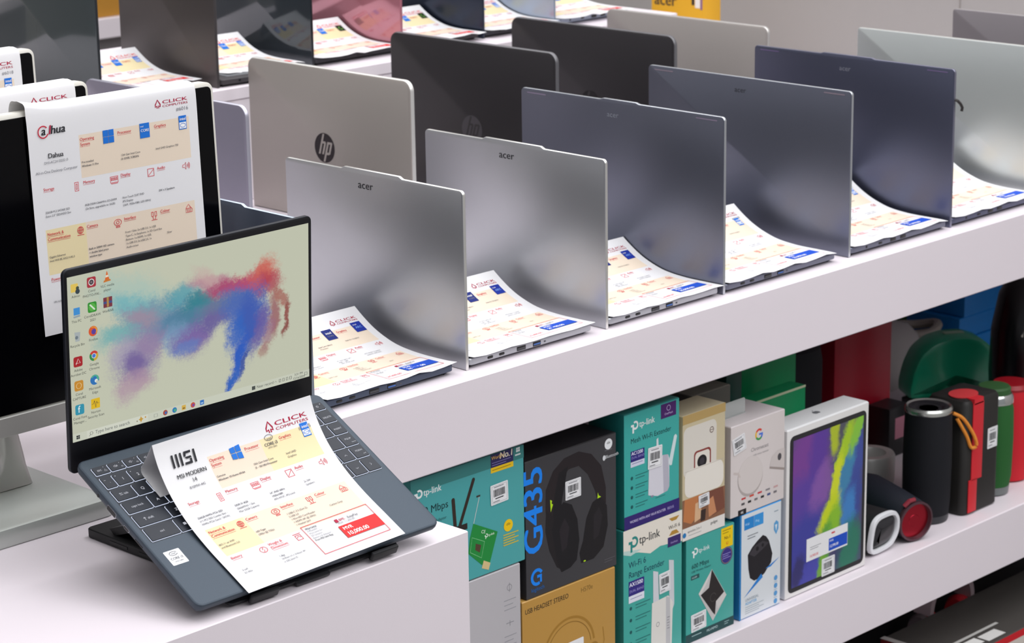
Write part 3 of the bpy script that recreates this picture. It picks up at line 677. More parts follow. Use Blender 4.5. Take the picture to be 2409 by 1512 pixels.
def paint(name, blobs, basehex, asp_x, emit, k=1.0, gk=.75):
    mt = bpy.data.materials.new(name); mt.use_nodes = True; nt = mt.node_tree; N = nt.nodes; L = nt.links
    b = N['Principled BSDF']; b.inputs['Base Color'].default_value = (0, 0, 0, 1); b.inputs['Roughness'].default_value = .3; b.inputs['Specular IOR Level'].default_value = .4
    uv = N.new('ShaderNodeUVMap'); uv.uv_map = 'screen_uv'
    asp = N.new('ShaderNodeVectorMath'); asp.operation = 'MULTIPLY'; asp.inputs[1].default_value = (asp_x, 1, 1); L.new(uv.outputs[0], asp.inputs[0])
    def noise(scale, det, rough=.6, vec=None):
        n = N.new('ShaderNodeTexNoise'); n.inputs['Scale'].default_value = scale; n.inputs['Detail'].default_value = det; n.inputs['Roughness'].default_value = rough
        L.new(vec or asp.outputs[0], n.inputs['Vector']); return n
    def vm(op, a, bb):
        n = N.new('ShaderNodeVectorMath'); n.operation = op
        for i, q in enumerate((a, bb)):
            if hasattr(q, 'links'): L.new(q, n.inputs[i])
            else: n.inputs[i].default_value = q
        return n.outputs[0]
    nz = noise(3.2, 6, .62); warp = vm('MULTIPLY', vm('SUBTRACT', nz.outputs['Color'], (.5, .5, .5)), (.21 * k, .21 * k, 0))
    nz2 = noise(17, 5, .7); warp2 = vm('MULTIPLY', vm('SUBTRACT', nz2.outputs['Color'], (.5, .5, .5)), (.085, .085, 0))
    P = vm('ADD', vm('ADD', asp.outputs[0], warp), warp2)
    grain = noise(70, 4, .75)
    base = N.new('ShaderNodeRGB'); base.outputs[0].default_value = lin(basehex); cur = base.outputs[0]
    for u, v, a, bb, ang, colr, op in blobs:
        d = vm('SUBTRACT', P, (u * asp_x, v, 0))
        r = N.new('ShaderNodeVectorRotate'); r.rotation_type = 'Z_AXIS'; r.inputs['Angle'].default_value = -math.radians(ang); L.new(d, r.inputs['Vector'])
        s = vm('MULTIPLY', r.outputs[0], (.92 / a, .78 / bb, 0))
        le = N.new('ShaderNodeVectorMath'); le.operation = 'LENGTH'; L.new(s, le.inputs[0])
        ad = N.new('ShaderNodeMath'); ad.operation = 'MULTIPLY_ADD'; L.new(grain.outputs['Fac'], ad.inputs[0]); ad.inputs[1].default_value = gk; L.new(le.outputs['Value'], ad.inputs[2])
        mr = N.new('ShaderNodeMapRange'); mr.interpolation_type = 'SMOOTHSTEP'; L.new(ad.outputs[0], mr.inputs['Value'])
        mr.inputs['From Min'].default_value = .8 + gk; mr.inputs['From Max'].default_value = .72; mr.inputs['To Min'].default_value = 0; mr.inputs['To Max'].default_value = op
        mx = N.new('ShaderNodeMix'); mx.data_type = 'RGBA'; L.new(mr.outputs[0], mx.inputs[0]); L.new(cur, mx.inputs[6]); mx.inputs[7].default_value = lin(colr); cur = mx.outputs[2]
    if emit: L.new(cur, b.inputs['Emission Color']); b.inputs['Emission Strength'].default_value = SCR
    else: L.new(cur, b.inputs['Base Color'])
    return mt
POWDER = [  # u, v, half-length, half-width (of the picture height), angle, colour, opacity
        (.24, .83, .30, .12, -18, '#9fc4bd', .55), (.27, .74, .24, .075, -20, '#6fb3bb', .85), (.22, .60, .24, .075, 6, '#6fb0b2', .9), (.36, .64, .30, .10, -10, '#7d93a8', .9),
        (.30, .66, .16, .05, -22, '#a08ca0', .8), (.45, .72, .16, .07, 4, '#4f9fae', .85), (.42, .55, .22, .10, -6, '#5a86a8', .9), (.52, .60, .26, .085, 8, '#4a7f9a', .95), (.53, .66, .15, .045, 8, '#2f8390', .85),
        (.26, .43, .20, .15, 30, '#8f80a8', .85), (.20, .46, .12, .10, 0, '#a9a2b8', .6), (.25, .37, .11, .09, 20, '#6f5c9a', .85), (.25, .25, .15, .075, 22, '#b193a6', .8), (.33, .50, .13, .09, 0, '#9580a6', .8),
        (.43, .46, .10, .10, 0, '#7d9cc0', .7), (.50, .44, .17, .10, 22, '#7a62a4', .95), (.47, .39, .10, .05, 10, '#5f7fc0', .7), (.60, .54, .16, .08, 22, '#6a5f9c', .95), (.58, .74, .20, .055, -14, '#b98696', .85), (.56, .80, .14, .05, -38, '#c9aaa6', .55),
        (.66, .70, .20, .05, 6, '#a83c6c', .9), (.74, .72, .20, .07, 10, '#c2405c', .95), (.80, .76, .13, .07, 18, '#cf6456', .9), (.82, .70, .12, .06, -10, '#b23e52', .85),
        (.66, .62, .26, .05, 10, '#6a7898', .9), (.71, .55, .18, .16, 65, '#4a69b4', .95), (.74, .46, .26, .10, 78, '#3d5cb2', 1), (.78, .40, .20, .045, 75, '#6a5aa0', .8), (.68, .42, .16, .055, 72, '#2f63be', .9), (.69, .24, .17, .045, 70, '#2a5cc0', 1), (.655, .11, .11, .028, 66, '#2f62bc', 1), (.71, .20, .12, .018, 62, '#3450a0', .9),
        (.84, .48, .20, .045, 84, '#9a5a62', .85), (.81, .36, .14, .035, 78, '#9a6a84', .7), (.88, .58, .11, .028, -55, '#a8665c', .85), (.905, .45, .12, .020, 82, '#94504a', .95), (.89, .36, .05, .018, 70, '#8a4440', .9), (.80, .24, .06, .03, 60, '#a0625c', .5)]
m = MB(); m.M = KM
SS = lambda u, v, l: lid_map(4.55 + u * SWd, v * SHt, .06 + l * 700)
p = Print(m, SS)
WP = paint('m_desktop_picture', POWDER, '#c5c8b3', 1.778, True)
m.poly([SS(0, 0, 0), SS(1, 0, 0), SS(1, 1, 0), SS(0, 1, 0)], WP)
a_ = SHt / SWd
def sq(cu, cv, s, colr, r=.18): p.poly([(cu + x * s * a_, cv + y * s) for x, y in rrect(-.5, -.5, .5, .5, r)], glow(colr))
def dsc(cu, cv, s, colr, n=24): p.disc(cu, cv, s * a_ * .5, s * .5, glow(colr), n)
INKS = glow('#2c2f33'); 
def cap(cu, cv, *lines):
    for j, ln in enumerate(lines):
        vs, fs, x0, w = text_geo(ln)
        mb_ = m; l = p.lift(); ids = [mb_.pt(SS(cu + (x - w / 2) * .0215 * a_, cv - j * .026 + y * .0215, l)) for x, y in vs]
        for f in fs: mb_.face([ids[k] for k in f], INKS)
def txt(s, u, v, size, mt, bold=0):
    vs, fs, x0, w = text_geo(s); l = p.lift(); ids = [m.pt(SS(u + x * size * a_, v + y * size, l)) for x, y in vs]
    for f in fs: m.face([ids[k] for k in f], mt)
C0, C1, C2 = .031, .093, .154
V = [.935, .790, .645, .495, .350, .205]
V = [.930, .780, .635, .485, .338, .192]
I = .062
# first column: person folder, computer, bin, document, gold disc, letter f
sq(C0 - .004, V[0], I * .8, '#e2c35a', .1); dsc(C0 + .008, V[0] - .004, I * .35, '#3f4a3c'); dsc(C0 + .008, V[0] - .024, I * .5, '#34424a'); cap(C0, V[0] - .058, 'Admin')
sq(C0 + .002, V[1] + .008, I * .7, '#3f8fd2', .05); p.poly([(C0 - .012, V[1] - .02), (C0 + .012, V[1] - .016), (C0 + .016, V[1] - .026), (C0 - .010, V[1] - .03)], glow('#8fa0ab')); cap(C0, V[1] - .058, 'This PC')
p.poly([(C0 - .010, V[2] + .030), (C0 + .013, V[2] + .026), (C0 + .009, V[2] - .028), (C0 - .007, V[2] - .028)], glow('#a8b0b2')); dsc(C0 - .002, V[2] - .004, I * .34, '#6f7c84'); cap(C0, V[2] - .058, 'Recycle Bin')
sq(C0, V[3], I, '#a81c26'); p.line([(C0 - .008, V[3] - .016), (C0 + .001, V[3] + .018), (C0 + .009, V[3] - .010), (C0 - .009, V[3] - .008)], .0022, glow('#f0e6e0')); cap(C0, V[3] - .058, 'Adobe', 'Acrobat DC')
sq(C0, V[4], I, '#c88a2c'); p.arc(C0, V[4], I * .28 * a_, 0, 2 * PI, .0016, glow('#f0dca8'), 20, ry=I * .28); cap(C0, V[4] - .058, 'Corel', 'CAPTURE')
sq(C0, V[5], I, '#2f93ad'); txt('f', C0 - .007, V[5] - .018, .06, glow('#eef4f4'), .02); cap(C0, V[5] - .058, 'Corel Font', 'Manager...')
sq(C1, V[0] + .012, I, '#a8323e'); dsc(C1, V[0] + .012, I * .66, '#e8dcd8'); dsc(C1, V[0] + .012, I * .5, '#3a3a40'); dsc(C1, V[0] + .012, I * .24, '#7d6a70'); cap(C1, V[0] - .046, 'Corel', 'PHOTO-PAI...')
sq(C1, V[1] + .012, I, '#2f8f2f'); dsc(C1, V[1] + .012, I * .78, '#58b048'); p.line([(C1 - .009, V[1] + .03), (C1 + .010, V[1] - .006)], .006, glow('#dce8d4')); cap(C1, V[1] - .046, 'CorelDRAW', '2021')
dsc(C1, V[2] + .012, I, '#d8582c'); dsc(C1 + .003, V[2] + .008, I * .55, '#5a3f9a'); p.arc(C1, V[2] + .012, I * .4 * a_, -.6, 2.0, .004, glow('#e8a83a'), 12, ry=I * .4); cap(C1, V[2] - .046, 'Firefox')
dsc(C1, V[3] + .012, I, '#c8a83a'); p.poly([(C1, V[3] + .012)] + [(C1 + I * .5 * a_ * math.cos(q), V[3] + .012 + I * .5 * math.sin(q)) for q in [.5 + k * .21 for k in range(11)]], glow('#c83c34')); p.poly([(C1, V[3] + .012)] + [(C1 + I * .5 * a_ * math.cos(q), V[3] + .012 + I * .5 * math.sin(q)) for q in [2.6 + k * .21 for k in range(11)]], glow('#2f8a4a')); dsc(C1, V[3] + .012, I * .5, '#e6e8e2'); dsc(C1, V[3] + .012, I * .4, '#3f78d0'); cap(C1, V[3] - .046, 'Google', 'Chrome')
dsc(C1, V[4] + .012, I, '#2a72b8'); p.arc(C1, V[4] + .016, I * .36 * a_, -.4, 2.6, .007, glow('#4fb08a'), 14, ry=I * .36); dsc(C1 + .006, V[4] + .004, I * .36, '#dfe8e6'); dsc(C1 + .010, V[4] - .004, I * .3, '#c5c8b3'); cap(C1, V[4] - .046, 'Microsoft', 'Edge')
sq(C1, V[5] + .012, I, '#e0b81c', .06); p.line([(C1 - .015, V[5] + .010), (C1 - .008, V[5] + .012), (C1 - .004, V[5] + .03), (C1 + .001, V[5] - .012), (C1 + .005, V[5] + .024), (C1 + .008, V[5] + .010), (C1 + .014, V[5] + .012)], .0022, INKS); cap(C1, V[5] - .046, 'Norton', 'Security Scan')
p.poly([(C2 - .015, V[0] - .008), (C2 + .015, V[0] - .004), (C2 + .012, V[0] + .006), (C2 - .012, V[0] + .004)], glow('#c8752c'))
p.poly([(C2 - .009, V[0] + .004), (C2 + .009, V[0] + .006), (C2 + .001, V[0] + .056), (C2 - .001, V[0] + .056)], glow('#d8682a')); p.poly([(C2 - .0062, V[0] + .02), (C2 + .0060, V[0] + .022), (C2 + .0042, V[0] + .034), (C2 - .0044, V[0] + .033)], glow('#e8dcc8')); cap(C2, V[0] - .036, 'VLC media', 'player')
sq(C2, V[1] + .02, I, '#7a3440', .05); p.rect(C2 - .0165, V[1] + .012, C2 + .0165, V[1] + .026, glow('#3f4f86')); p.rect(C2 - .004, V[1] - .008, C2 + .004, V[1] + .05, glow('#b08848')); cap(C2, V[1] - .040, 'WinRAR')
# task bar
p.rect(0, 0, 1, .050, glow('#ccd0bf')); p.rect(.055, .004, .30, .048, glow('#d4d7c8'))
for i in (0, 1):
    for j in (0, 1): p.rect(.014 + i * .007, .014 + j * .012, .0202 + i * .007, .0248 + j * .012, glow('#202428'))
p.arc(.073, .028, .0055, 0, 2 * PI, .0015, INKS, 14, ry=.0095); p.line([(.069, .021), (.064, .012)], .0016, INKS); txt('Type here to search', .088, .018, .030, glow('#5a5f60'))
p.poly([(.262, .028), (.268, .034), (.272, .048), (.276, .034), (.282, .028), (.276, .022), (.272, .008), (.268, .022)], glow('#c89a3a')); dsc(.29, .034, .010, '#c8943a'); dsc(.256, .022, .008, '#7a6a50')
p.frame(.325, .016, .340, .036, .0015, glow('#8a9088'))
for k, (c1, c2) in enumerate((('#a8483a', '#3f6ab0'), ('#2a7ab8', '#4fb08a'), ('#d8b04a', '#8a6a30'), ('#c8503c', '#7a4aa0'), ('#2f72c0', '#a8c8e8'))):
    cu = .372 + k * .0385
    if k in (2, 4): sq(cu, .027, .030, c1, .08); p.rect(cu - .005, .018, cu + .005, .027, glow(c2))
    else: dsc(cu, .027, .034, c1); dsc(cu + .002, .025, .018, c2)
p.rect(.742, .014, .757, .038, glow('#4a4f4c')); txt('Near record', .763, .018, .026, glow('#4a4f4c'))
p.line([(.842, .022), (.847, .031), (.852, .022)], .0014, INKS)
for k in range(4): p.frame(.862 + k * .016, .016, .871 + k * .016, .036, .0016, INKS)
txt('3:31 PM', .932, .030, .021, INKS); txt('12/16/2024', .925, .006, .021, INKS); p.frame(.978, .016, .990, .036, .0014, INKS)
so = m.build('screen', demo, smooth=None)
uvl = so.data.uv_layers.new(name='screen_uv')
for li, q in zip(so.data.polygons[0].loop_indices, ((0, 0), (1, 0), (1, 1), (0, 1))): uvl.data[li].uv = q

# price sheet folded into a tent over the keyboard
def msi_brand(p, t, X, Y):
    x0, y0, hh, s = .0165, .0155, .0135, .0024
    def bar(a, w=s): p.poly([(x0 + a, y0 + hh), (x0 + a + w, y0 + hh), (x0 + a + w + .0009, y0), (x0 + a + .0009, y0)], INKB)
    for a in (0, .0052, .0104): bar(a)
    q = x0 + .0156
    for pts in ([(.0012, .0), (.0098, .0), (.0096, .0024), (.0036, .0024), (.0026, .0052), (.0004, .0052)], [(.0010, .0056), (.0088, .0056), (.0094, .0078), (.0030, .0078)], [(.0068, .0082), (.0092, .0082), (.0086, .0135), (-.0006, .0135), (-.0003, .0111), (.0064, .0111)]):
        p.poly([(q + a, y0 + b) for a, b in pts], INKB)
    bar(.0272)
    t('MSI MODERN', .165, .215, .0062, INKB, bold=.012, align='C'); t('14', .165, .252, .0062, INKB, align='C'); t('B10MW-442', .165, .285, .0038, DIM, align='C')
B_MSI = {'os': 'Genuine\n*Windows 10 Home 64-bit', 'cpu': '10th Gen Intel Core\n*i3 - 10110U Processor', 'gpu': 'Intel UHD\nGraphics', 'ssd': '*256GB NVMe PCIe SSD\n(+1 M.2 SSD Combo Slot -\nNVMe PCIe Gen3 / SATA)', 'ram': '*DDR IV 4GB\n(2666MHz) 1 Slot\nMax 32GB Capacity', 'dsp': '*14", FHD 60Hz\n*1920x1080\n45% NTSC, IPS-Level', 'aud': '2x 2W\nSpeakers',
         'net': '802.11 ax WiFi\nand Bluetooth 5.0', 'cam': '*HD Type\n(30fps @ 720p)', 'int': '1 USB-C 3.2 (Gen 2),\n2 USB 2.0\n1 MicroSD Card Reader\n1 HDMI (4K @ 30Hz)\n1 Headset Jack', 'col': 'Carbon Grey', 'bat': '3-cell\n52 Whr', 'wgt': '*1.3kg\n16.9mm H x 319mm W\nx 220.2mm D'}
k_ = .000985
pf = [(0, 2.6), (30, 2.6), (70, 2.8), (105, 6.5), (135, 15), (158, 27), (172, 38), (180, 46.5), (182.5, 26), (184, 8), (166, 4.6), (148, 3.0)]
price_sheet('price_sheet', None, .2075, [(a * k_, b * k_) for a, b in pf], 7,
            dict(code='#6345', os='ten', cpu='line', gpu='badge', body=B_MSI, bs=.0037, price='10,000.00', warm=True, logo=1.27, wx=['Warranty for', 'SSI Scheme', 'Battery & Adapter', 'Free MSI Side Bag'], brand=msi_brand),
            'price sheet folded into a tent over the open demonstration laptop', mw=MW @ Matrix.Translation((57 * k_, -226 * k_, 0)) @ Matrix.Rotation(math.radians(1.6), 4, 'Z'), skew=lambda s: -.001 * s)

# folding stand under the demonstration laptop
BLK = mat('#141416', .5, 0, .4); BLK2 = mat('#1d1d20', .42, 0, .45)
st = thing('laptop_stand', (1.49, 1.88, PT + .0004), 'black folding stand holding up the open demonstration laptop', 'laptop stand')
def stp(nm, f, mt=BLK):
    m = MB(); f(m); o = m.build(nm, st); return o
iw = Matrix.Translation((-1.49, -1.88, -PT - .0004))
def foot(m):
    m.loft(rrect(-.092, -.095, .085, .142, .006, 4), [(.001, 0), (0, .001), (0, .009), (.001, .010)], lambda a, b, h: (a, b, h), BLK)
    for k in range(2): m.box((-.0925, .02 + k * .05, .003), (-.0915, .05 + k * .05, .006), DARK)
stp('foot', foot)
for s in (90., 215.):
    def arm(m):
        m.M = iw
        a = MW @ (Vector((s, -95, -20)) * K); b = Vector((a.x, 1.985, PT + .0125))
        q = [Vector((-.012, 0, 0)), Vector((.012, 0, 0))]; tn = Vector((0, .004, .003))
        m.rings([[b - q[1] - tn, b + q[1] - tn, b + q[1] + tn, b - q[1] + tn], [a - q[1] - tn, a + q[1] - tn, a + q[1] + tn, a - q[1] + tn]], BLK)
    stp('support_arm', arm)
def tray(m):
    m.M = iw @ MW @ KM
    m.loft(rrect(44, -218.5, 268, -14, 6, 4), [(.6, -19.4), (0, -18.9), (0, -17), (.6, -16.4)], lambda a, b, h: (a, b, h), BLK2)
stp('tray', tray, BLK2)
for s in (64., 222.):
    def lip(m):
        m.M = iw @ MW @ KM
        m.loft(rrect(s, -226.5, s + 36, -221.6, 2, 3), [(.5, -16.0), (0, -15.3), (0, -7.2), (.8, -6.2)], lambda a, b, h: (a, b, h), BLK2)
        m.loft(rrect(s + 4, -224, s + 30, -206, 2, 3), [(.4, -19.6), (0, -19.0), (0, -16.9), (.4, -16.4)], lambda a, b, h: (a, b, h), BLK2)
    stp('front_lip', lip, BLK2)
def bridge(m):
    m.M = iw @ MW @ KM
    m.loft(rrect(128, -222.5, 172, -204, 2, 3), [(.4, -19.8), (0, -19.2), (0, -16.9), (.4, -16.4)], lambda a, b, h: (a, b, h), mat('#2c2c2e', .4))
stp('front_plate', bridge)

# ------------------------------------------------------------------ boxes on the shelf
SH = 0.3704
TEAL = '#48a4a6'
class Art:
    """artwork on the front of a box: places in fractions of the face, sizes in metres"""
    def __init__(self, m, w, h, y=0.0):
        self.w = w; self.h = h; self.p = Print(m, lambda u, v, l: (u, y - l, v), du=1, dv=1); self.p.l = .00015
    def T(self, s, u, v, size, c, **k): self.p.text(s, u * self.w, v * self.h, size, ink(c), **k)
    def R(self, u0, v0, u1, v1, c): self.p.rect(u0 * self.w, v0 * self.h, u1 * self.w, v1 * self.h, ink(c))
    def P(self, pts, c): self.p.poly([(u * self.w, v * self.h) for u, v in pts], ink(c))
    def C(self, u, v, r, c, ry=None): self.p.disc(u * self.w, v * self.h, r, ry or r, ink(c))
    def L(self, pts, wd, c, closed=False): self.p.line([(u * self.w, v * self.h) for u, v in pts], wd, ink(c), closed)
    def A(self, u, v, r, a0, a1, wd, c, n=20, ry=None): self.p.arc(u * self.w, v * self.h, r, a0, a1, wd, ink(c), n, ry)
    def RR(self, u0, v0, u1, v1, r, c): self.p.rrect(u0 * self.w, v0 * self.h, u1 * self.w, v1 * self.h, r, ink(c))
    def lines(self, u, v, n, dv, wu, c, th=.0009):
        for k in range(n): self.R(u, v - k * dv, u + wu * (1 - .25 * (k % 2)), v - k * dv + th / self.h, c)
def bars(m, S, x0, z0, x1, z1, seed):
    rnd = random.Random(seed); p = Print(m, S, du=1, dv=1); p.l = .00012
    w, h = x1 - x0, z1 - z0
    x = x0 + w * .16
    while x < x1 - w * .18:
        t = w * rnd.choice((.012, .02, .035)); p.rect(x, z0 + h * .38, x + t, z0 + h * .74, INKB); x += t + w * rnd.choice((.014, .024))
    p.rect(x0 + w * .2, z1 - h * .16, x0 + w * .75, z1 - h * .12, GREY); p.rect(x0 + w * .25, z0 + h * .26, x0 + w * .72, z0 + h * .31, INKB); p.rect(x0 + w * .12, z0 + h * .12, x0 + w * .5, z0 + h * .16, GREY)
    p.frame(x0 + w * .07, z0 + h * .07, x1 - w * .07, z1 - h * .07, w * .01, GREY)
STK = mat('#eeeef0', .5)
def sticker(parent, u0, v0, u1, v1, w, h, seed, tilt=0.0, name='price_sticker', mt=None, code=True, y=0.0):
    m = MB(); x0, x1, z0, z1 = u0 * w, u1 * w, v0 * h, v1 * h
    cx, cz = (x0 + x1) / 2, (z0 + z1) / 2
    rot = lambda a, b: (cx + (a - cx) * math.cos(tilt) - (b - cz) * math.sin(tilt), cz + (a - cx) * math.sin(tilt) + (b - cz) * math.cos(tilt))
    def mp(a, b, d): q = rot(a, b); return (q[0], y - d, q[1])
    m.loft(rrect(x0, z0, x1, z1, .001, 2), [(0, .0006), (0, .0009)], mp, mt or STK)
    if code: bars(m, lambda u, v, l: mp(u, v, .0009 + l), x0, z0, x1, z1, seed)
    return m.build(name, parent)
def carton(X0, X1, y0, dep, z0, z1, front, side, top, art, label, cat='box', name='product_box', bev=.0012, rz=0.0, group=None, extra=None):
    w, h = X1 - X0, z1 - z0
    m = MB()
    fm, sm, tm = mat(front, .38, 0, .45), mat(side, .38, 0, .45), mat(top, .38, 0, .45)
    out = rrect(0, 0, w, dep, bev, 2)
    m.loft(out, [(bev, 0), (0, bev), (0, h - bev), (bev, h)], lambda a, b, c: (a, b, c), fm)
    o = None
    if art: art(Art(m, w, h))
    o = m.build(name, smooth=30); me = o.data
    for mt_ in (sm, tm):
        if mt_.name not in [q.name for q in me.materials]: me.materials.append(mt_)
    idx = {q.name: i for i, q in enumerate(me.materials)}
    for pl in me.polygons:
        if pl.material_index == 0:
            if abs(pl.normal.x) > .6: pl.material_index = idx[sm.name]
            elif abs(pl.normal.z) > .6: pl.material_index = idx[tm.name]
    o.location = (X0, y0, z0); o.rotation_euler = (0, 0, rz)
    tag(o, label, cat, group)
    if extra: extra(o, w, h)
    return o
def tp_logo(a, u, v, s, c, tc, cs=1.0):
    W_, H_ = a.w, a.h
    a.A(u, v, s * .34, -2.4, 2.2, s * .2, c, 16)
    a.R(u - s * .62 / W_, v - s * .10 / H_, u - s * .30 / W_, v + s * .12 / H_, c); a.R(u - s * .42 / W_, v - s * .75 / H_, u - s * .20 / W_, v + s * .12 / H_, c); a.R(u - s * .42 / W_, v - s * .42 / H_, u + s * .05 / W_, v - s * .24 / H_, c)
    a.T('tp-link', u + s * .55 / W_, v - s * .32 / H_, s * .95 * cs, tc, bold=.01, sx=.95)

def art_pcie(a):
    a.R(0, .89, 1, 1, '#3a7f7d')  # darker top strip: shadow below the counter edge, painted into the front
    tp_logo(a, .07, .875, .0125, '#eef3f2', '#eef3f2', 1.0)
    a.T('AC1200 Mbps', .315, .69, .0135, '#16383c', align='R', bold=.004); a.T('PCI Express Adapter', .30, .60, .0055, '#2a5a5c', align='R')
    for p0, p1, wd in (((.36, .73), (.373, .50), .0055), ((.542, .845), (.408, .48), .0050)):
        a.L([p0, p1], wd, '#33261f'); a.C(p0[0], p0[1], wd / 2, '#33261f')
    a.R(.36, .45, .48, .50, '#2a2320')
    a.L([(.532, .46), (.585, .66), (.589, .69)], .001, '#c9d2d0'); a.R(.565, .685, .60, .70, '#3a3430')
    a.P([(.533, .475), (.750, .335), (.665, .06), (.60, .10), (.483, .235), (.50, .36)], '#1f8a3c')
    a.P([(.62, .13), (.68, .09), (.662, .035), (.60, .07)], '#d8c08a')
    a.P([(.55, .30), (.60, .27), (.585, .21), (.545, .245)], '#54402f'); a.L([(.52, .36), (.63, .29), (.60, .16), (.50, .24)], .0006, '#8fd09a', True); a.T('CE', .60, .37, .006, '#dff0df', rot=-.25); tp_logo(a, .65, .335, .0055, '#dff0df', '#dff0df', .8)
    a.R(.698, .845, .903, 1.0, '#2f2a5c'); a.R(.698, .845, .903, .89, '#f0c81e'); a.T('No.1', .89, .945, .0115, '#f4ead0', bold=.02, align='R', shear=.1); a.T('World\'s', .705, .955, .0065, '#e0b050', bold=.01); a.lines(.71, .925, 2, .02, .17, '#8d86c0', .0007); a.lines(.71, .865, 1, .02, .17, '#8a6a10', .0008)
    for i in (0, 1):
        for j in (0, 1): a.R(.93 + i * .018, .955 + j * .02, .946 + i * .018, .972 + j * .02, '#e8eeee')
    a.R(.92, .925, .97, .938, '#d5e2e2')
    a.C(.848, .355, .0078, '#f2c80e'); a.A(.848, .345, .0042, .6, 2.54, .0008, '#8a7420', 8); a.A(.848, .345, .0026, .6, 2.54, .0008, '#8a7420', 8)
    a.lines(.80, .275, 5, .022, .14, '#c9b84a', .0016)
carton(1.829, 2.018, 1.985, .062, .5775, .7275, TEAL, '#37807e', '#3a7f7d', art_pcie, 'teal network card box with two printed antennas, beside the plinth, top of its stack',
       extra=lambda o, w, h: sticker(o, .69, .575, .848, .745, w, h, 3, .03))
def art_grey(a):
    a.A(.907, .87, .004, 0, 6.28, .0006, '#8a8a90'); a.L([(.907, .90), (.907, .84)], .0006, '#8a8a90'); a.lines(.86, .79, 3, .03, .10, '#9a9aa0', .0009)
    a.L([(.875, .645), (.94, .645)], .0008, '#8a8a90'); a.L([(.907, .66), (.907, .625)], .0008, '#8a8a90'); a.lines(.86, .56, 3, .03, .10, '#9a9aa0', .0009)
    # printed headphone band and cup
    a.A(.60, .22, .040, -.2, 3.34, .014, '#3a3632', 28, ry=.062); a.RR(.70, .01, .82, .20, .010, '#2e2b29'); a.RR(.38, .01, .50, .20, .010, '#2e2b29')
    a.T('wireless headset', .30, .06, .008, '#66666c')
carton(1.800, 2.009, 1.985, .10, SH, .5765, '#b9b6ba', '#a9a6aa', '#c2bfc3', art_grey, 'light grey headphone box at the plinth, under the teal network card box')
def art_g435(a):
    w, h = a.w, a.h
    a.p.text('G435', .180 * w, .315 * h, .0475, ink('#1686f2'), bold=.02, rot=PI / 2, sx=1.08)
    dk = '#161418'
    # headband, yokes and ear cups of the printed headset
    a.P([(.215, .60), (.22, .75), (.30, .87), (.42, .935), (.58, .950), (.72, .90), (.83, .79), (.88, .62), (.88, .50), (.80, .50), (.76, .62), (.68, .76), (.58, .845), (.47, .845), (.36, .77), (.33, .62), (.32, .50), (.24, .48)], '#231c1f')
    a.P([(.36, .84), (.46, .87), (.40, .66), (.36, .50), (.29, .52), (.31, .68)], dk)
    a.P([(.22, .60), (.21, .45), (.25, .30), (.33, .16), (.40, .12), (.36, .40), (.29, .55)], '#1d191c')
    a.P([(.28, .45), (.33, .57), (.41, .62), (.50, .58), (.56, .46), (.58, .30), (.55, .16), (.48, .12), (.38, .11), (.33, .2)], dk)
    a.P([(.62, .28), (.66, .44), (.73, .54), (.82, .57), (.89, .48), (.90, .33), (.85, .18), (.74, .12), (.60, .12), (.58, .2)], '#1a171a')
    a.P([(.36, .42), (.42, .50), (.47, .42), (.44, .28), (.39, .26)], '#241f24'); a.P([(.74, .44), (.80, .49), (.84, .42), (.80, .28), (.74, .26)], '#242024')
    a.P([(.265, .67), (.285, .66), (.28, .64), (.295, .63), (.27, .58)], '#b7e21a'); a.P([(.79, .60), (.80, .575), (.825, .56), (.785, .555)], '#b7e21a'); a.C(.637, .128, .0022, '#b7e21a', .001)
    a.C(.912, .93, .0072, '#eceef0'); a.A(.912, .925, .0035, .5, 2.6, .0007, '#333', 8); a.A(.912, .925, .002, .5, 2.6, .0007, '#333', 8); a.R(.87, .885, .95, .889, '#77777c')
    a.T('Bluetooth', .875, .828, .0062, '#d8dadd'); a.C(.862, .837, .0026, '#d8dadd', .0036)
    a.A(.115, .145, .0092, .5, 5.2, .0042, '#1686f2', 20); a.R(.115, .137, .165, .158, '#1686f2'); a.R(.145, .10, .165, .158, '#1686f2')
    a.T('logitech', .05, .045, .0075, '#1560a8', bold=.006); a.lines(.86, .075, 2, .018, .12, '#6a686c', .0006)
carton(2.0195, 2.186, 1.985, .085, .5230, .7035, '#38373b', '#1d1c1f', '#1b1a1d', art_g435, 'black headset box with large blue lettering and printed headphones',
       extra=lambda o, w, h: sticker(o, .428, .625, .598, .762, w, h, 5))
def art_usb(a):
    a.T('USB HEADSET STEREO', .030, .885, .0092, '#2a2320', bold=.004, sx=.86); a.T('H570e', .622, .885, .0092, '#8a6a34', sx=.9)
    a.A(.49, .40, .047, .1, 3.04, .0032, '#a5792f', 28, ry=.046); a.A(.49, .40, .041, .1, 3.04, .001, '#8f6726', 28, ry=.040); a.RR(.17, .05, .27, .40, .008, '#a07530'); a.RR(.71, .05, .81, .40, .008, '#a07530')
    a.L([(.86, .50), (.875, .38), (.85, .28), (.86, .10)], .0012, '#a5792f'); a.L([(.05, .30), (.08, .2), (.07, .05)], .0012, '#a5792f')
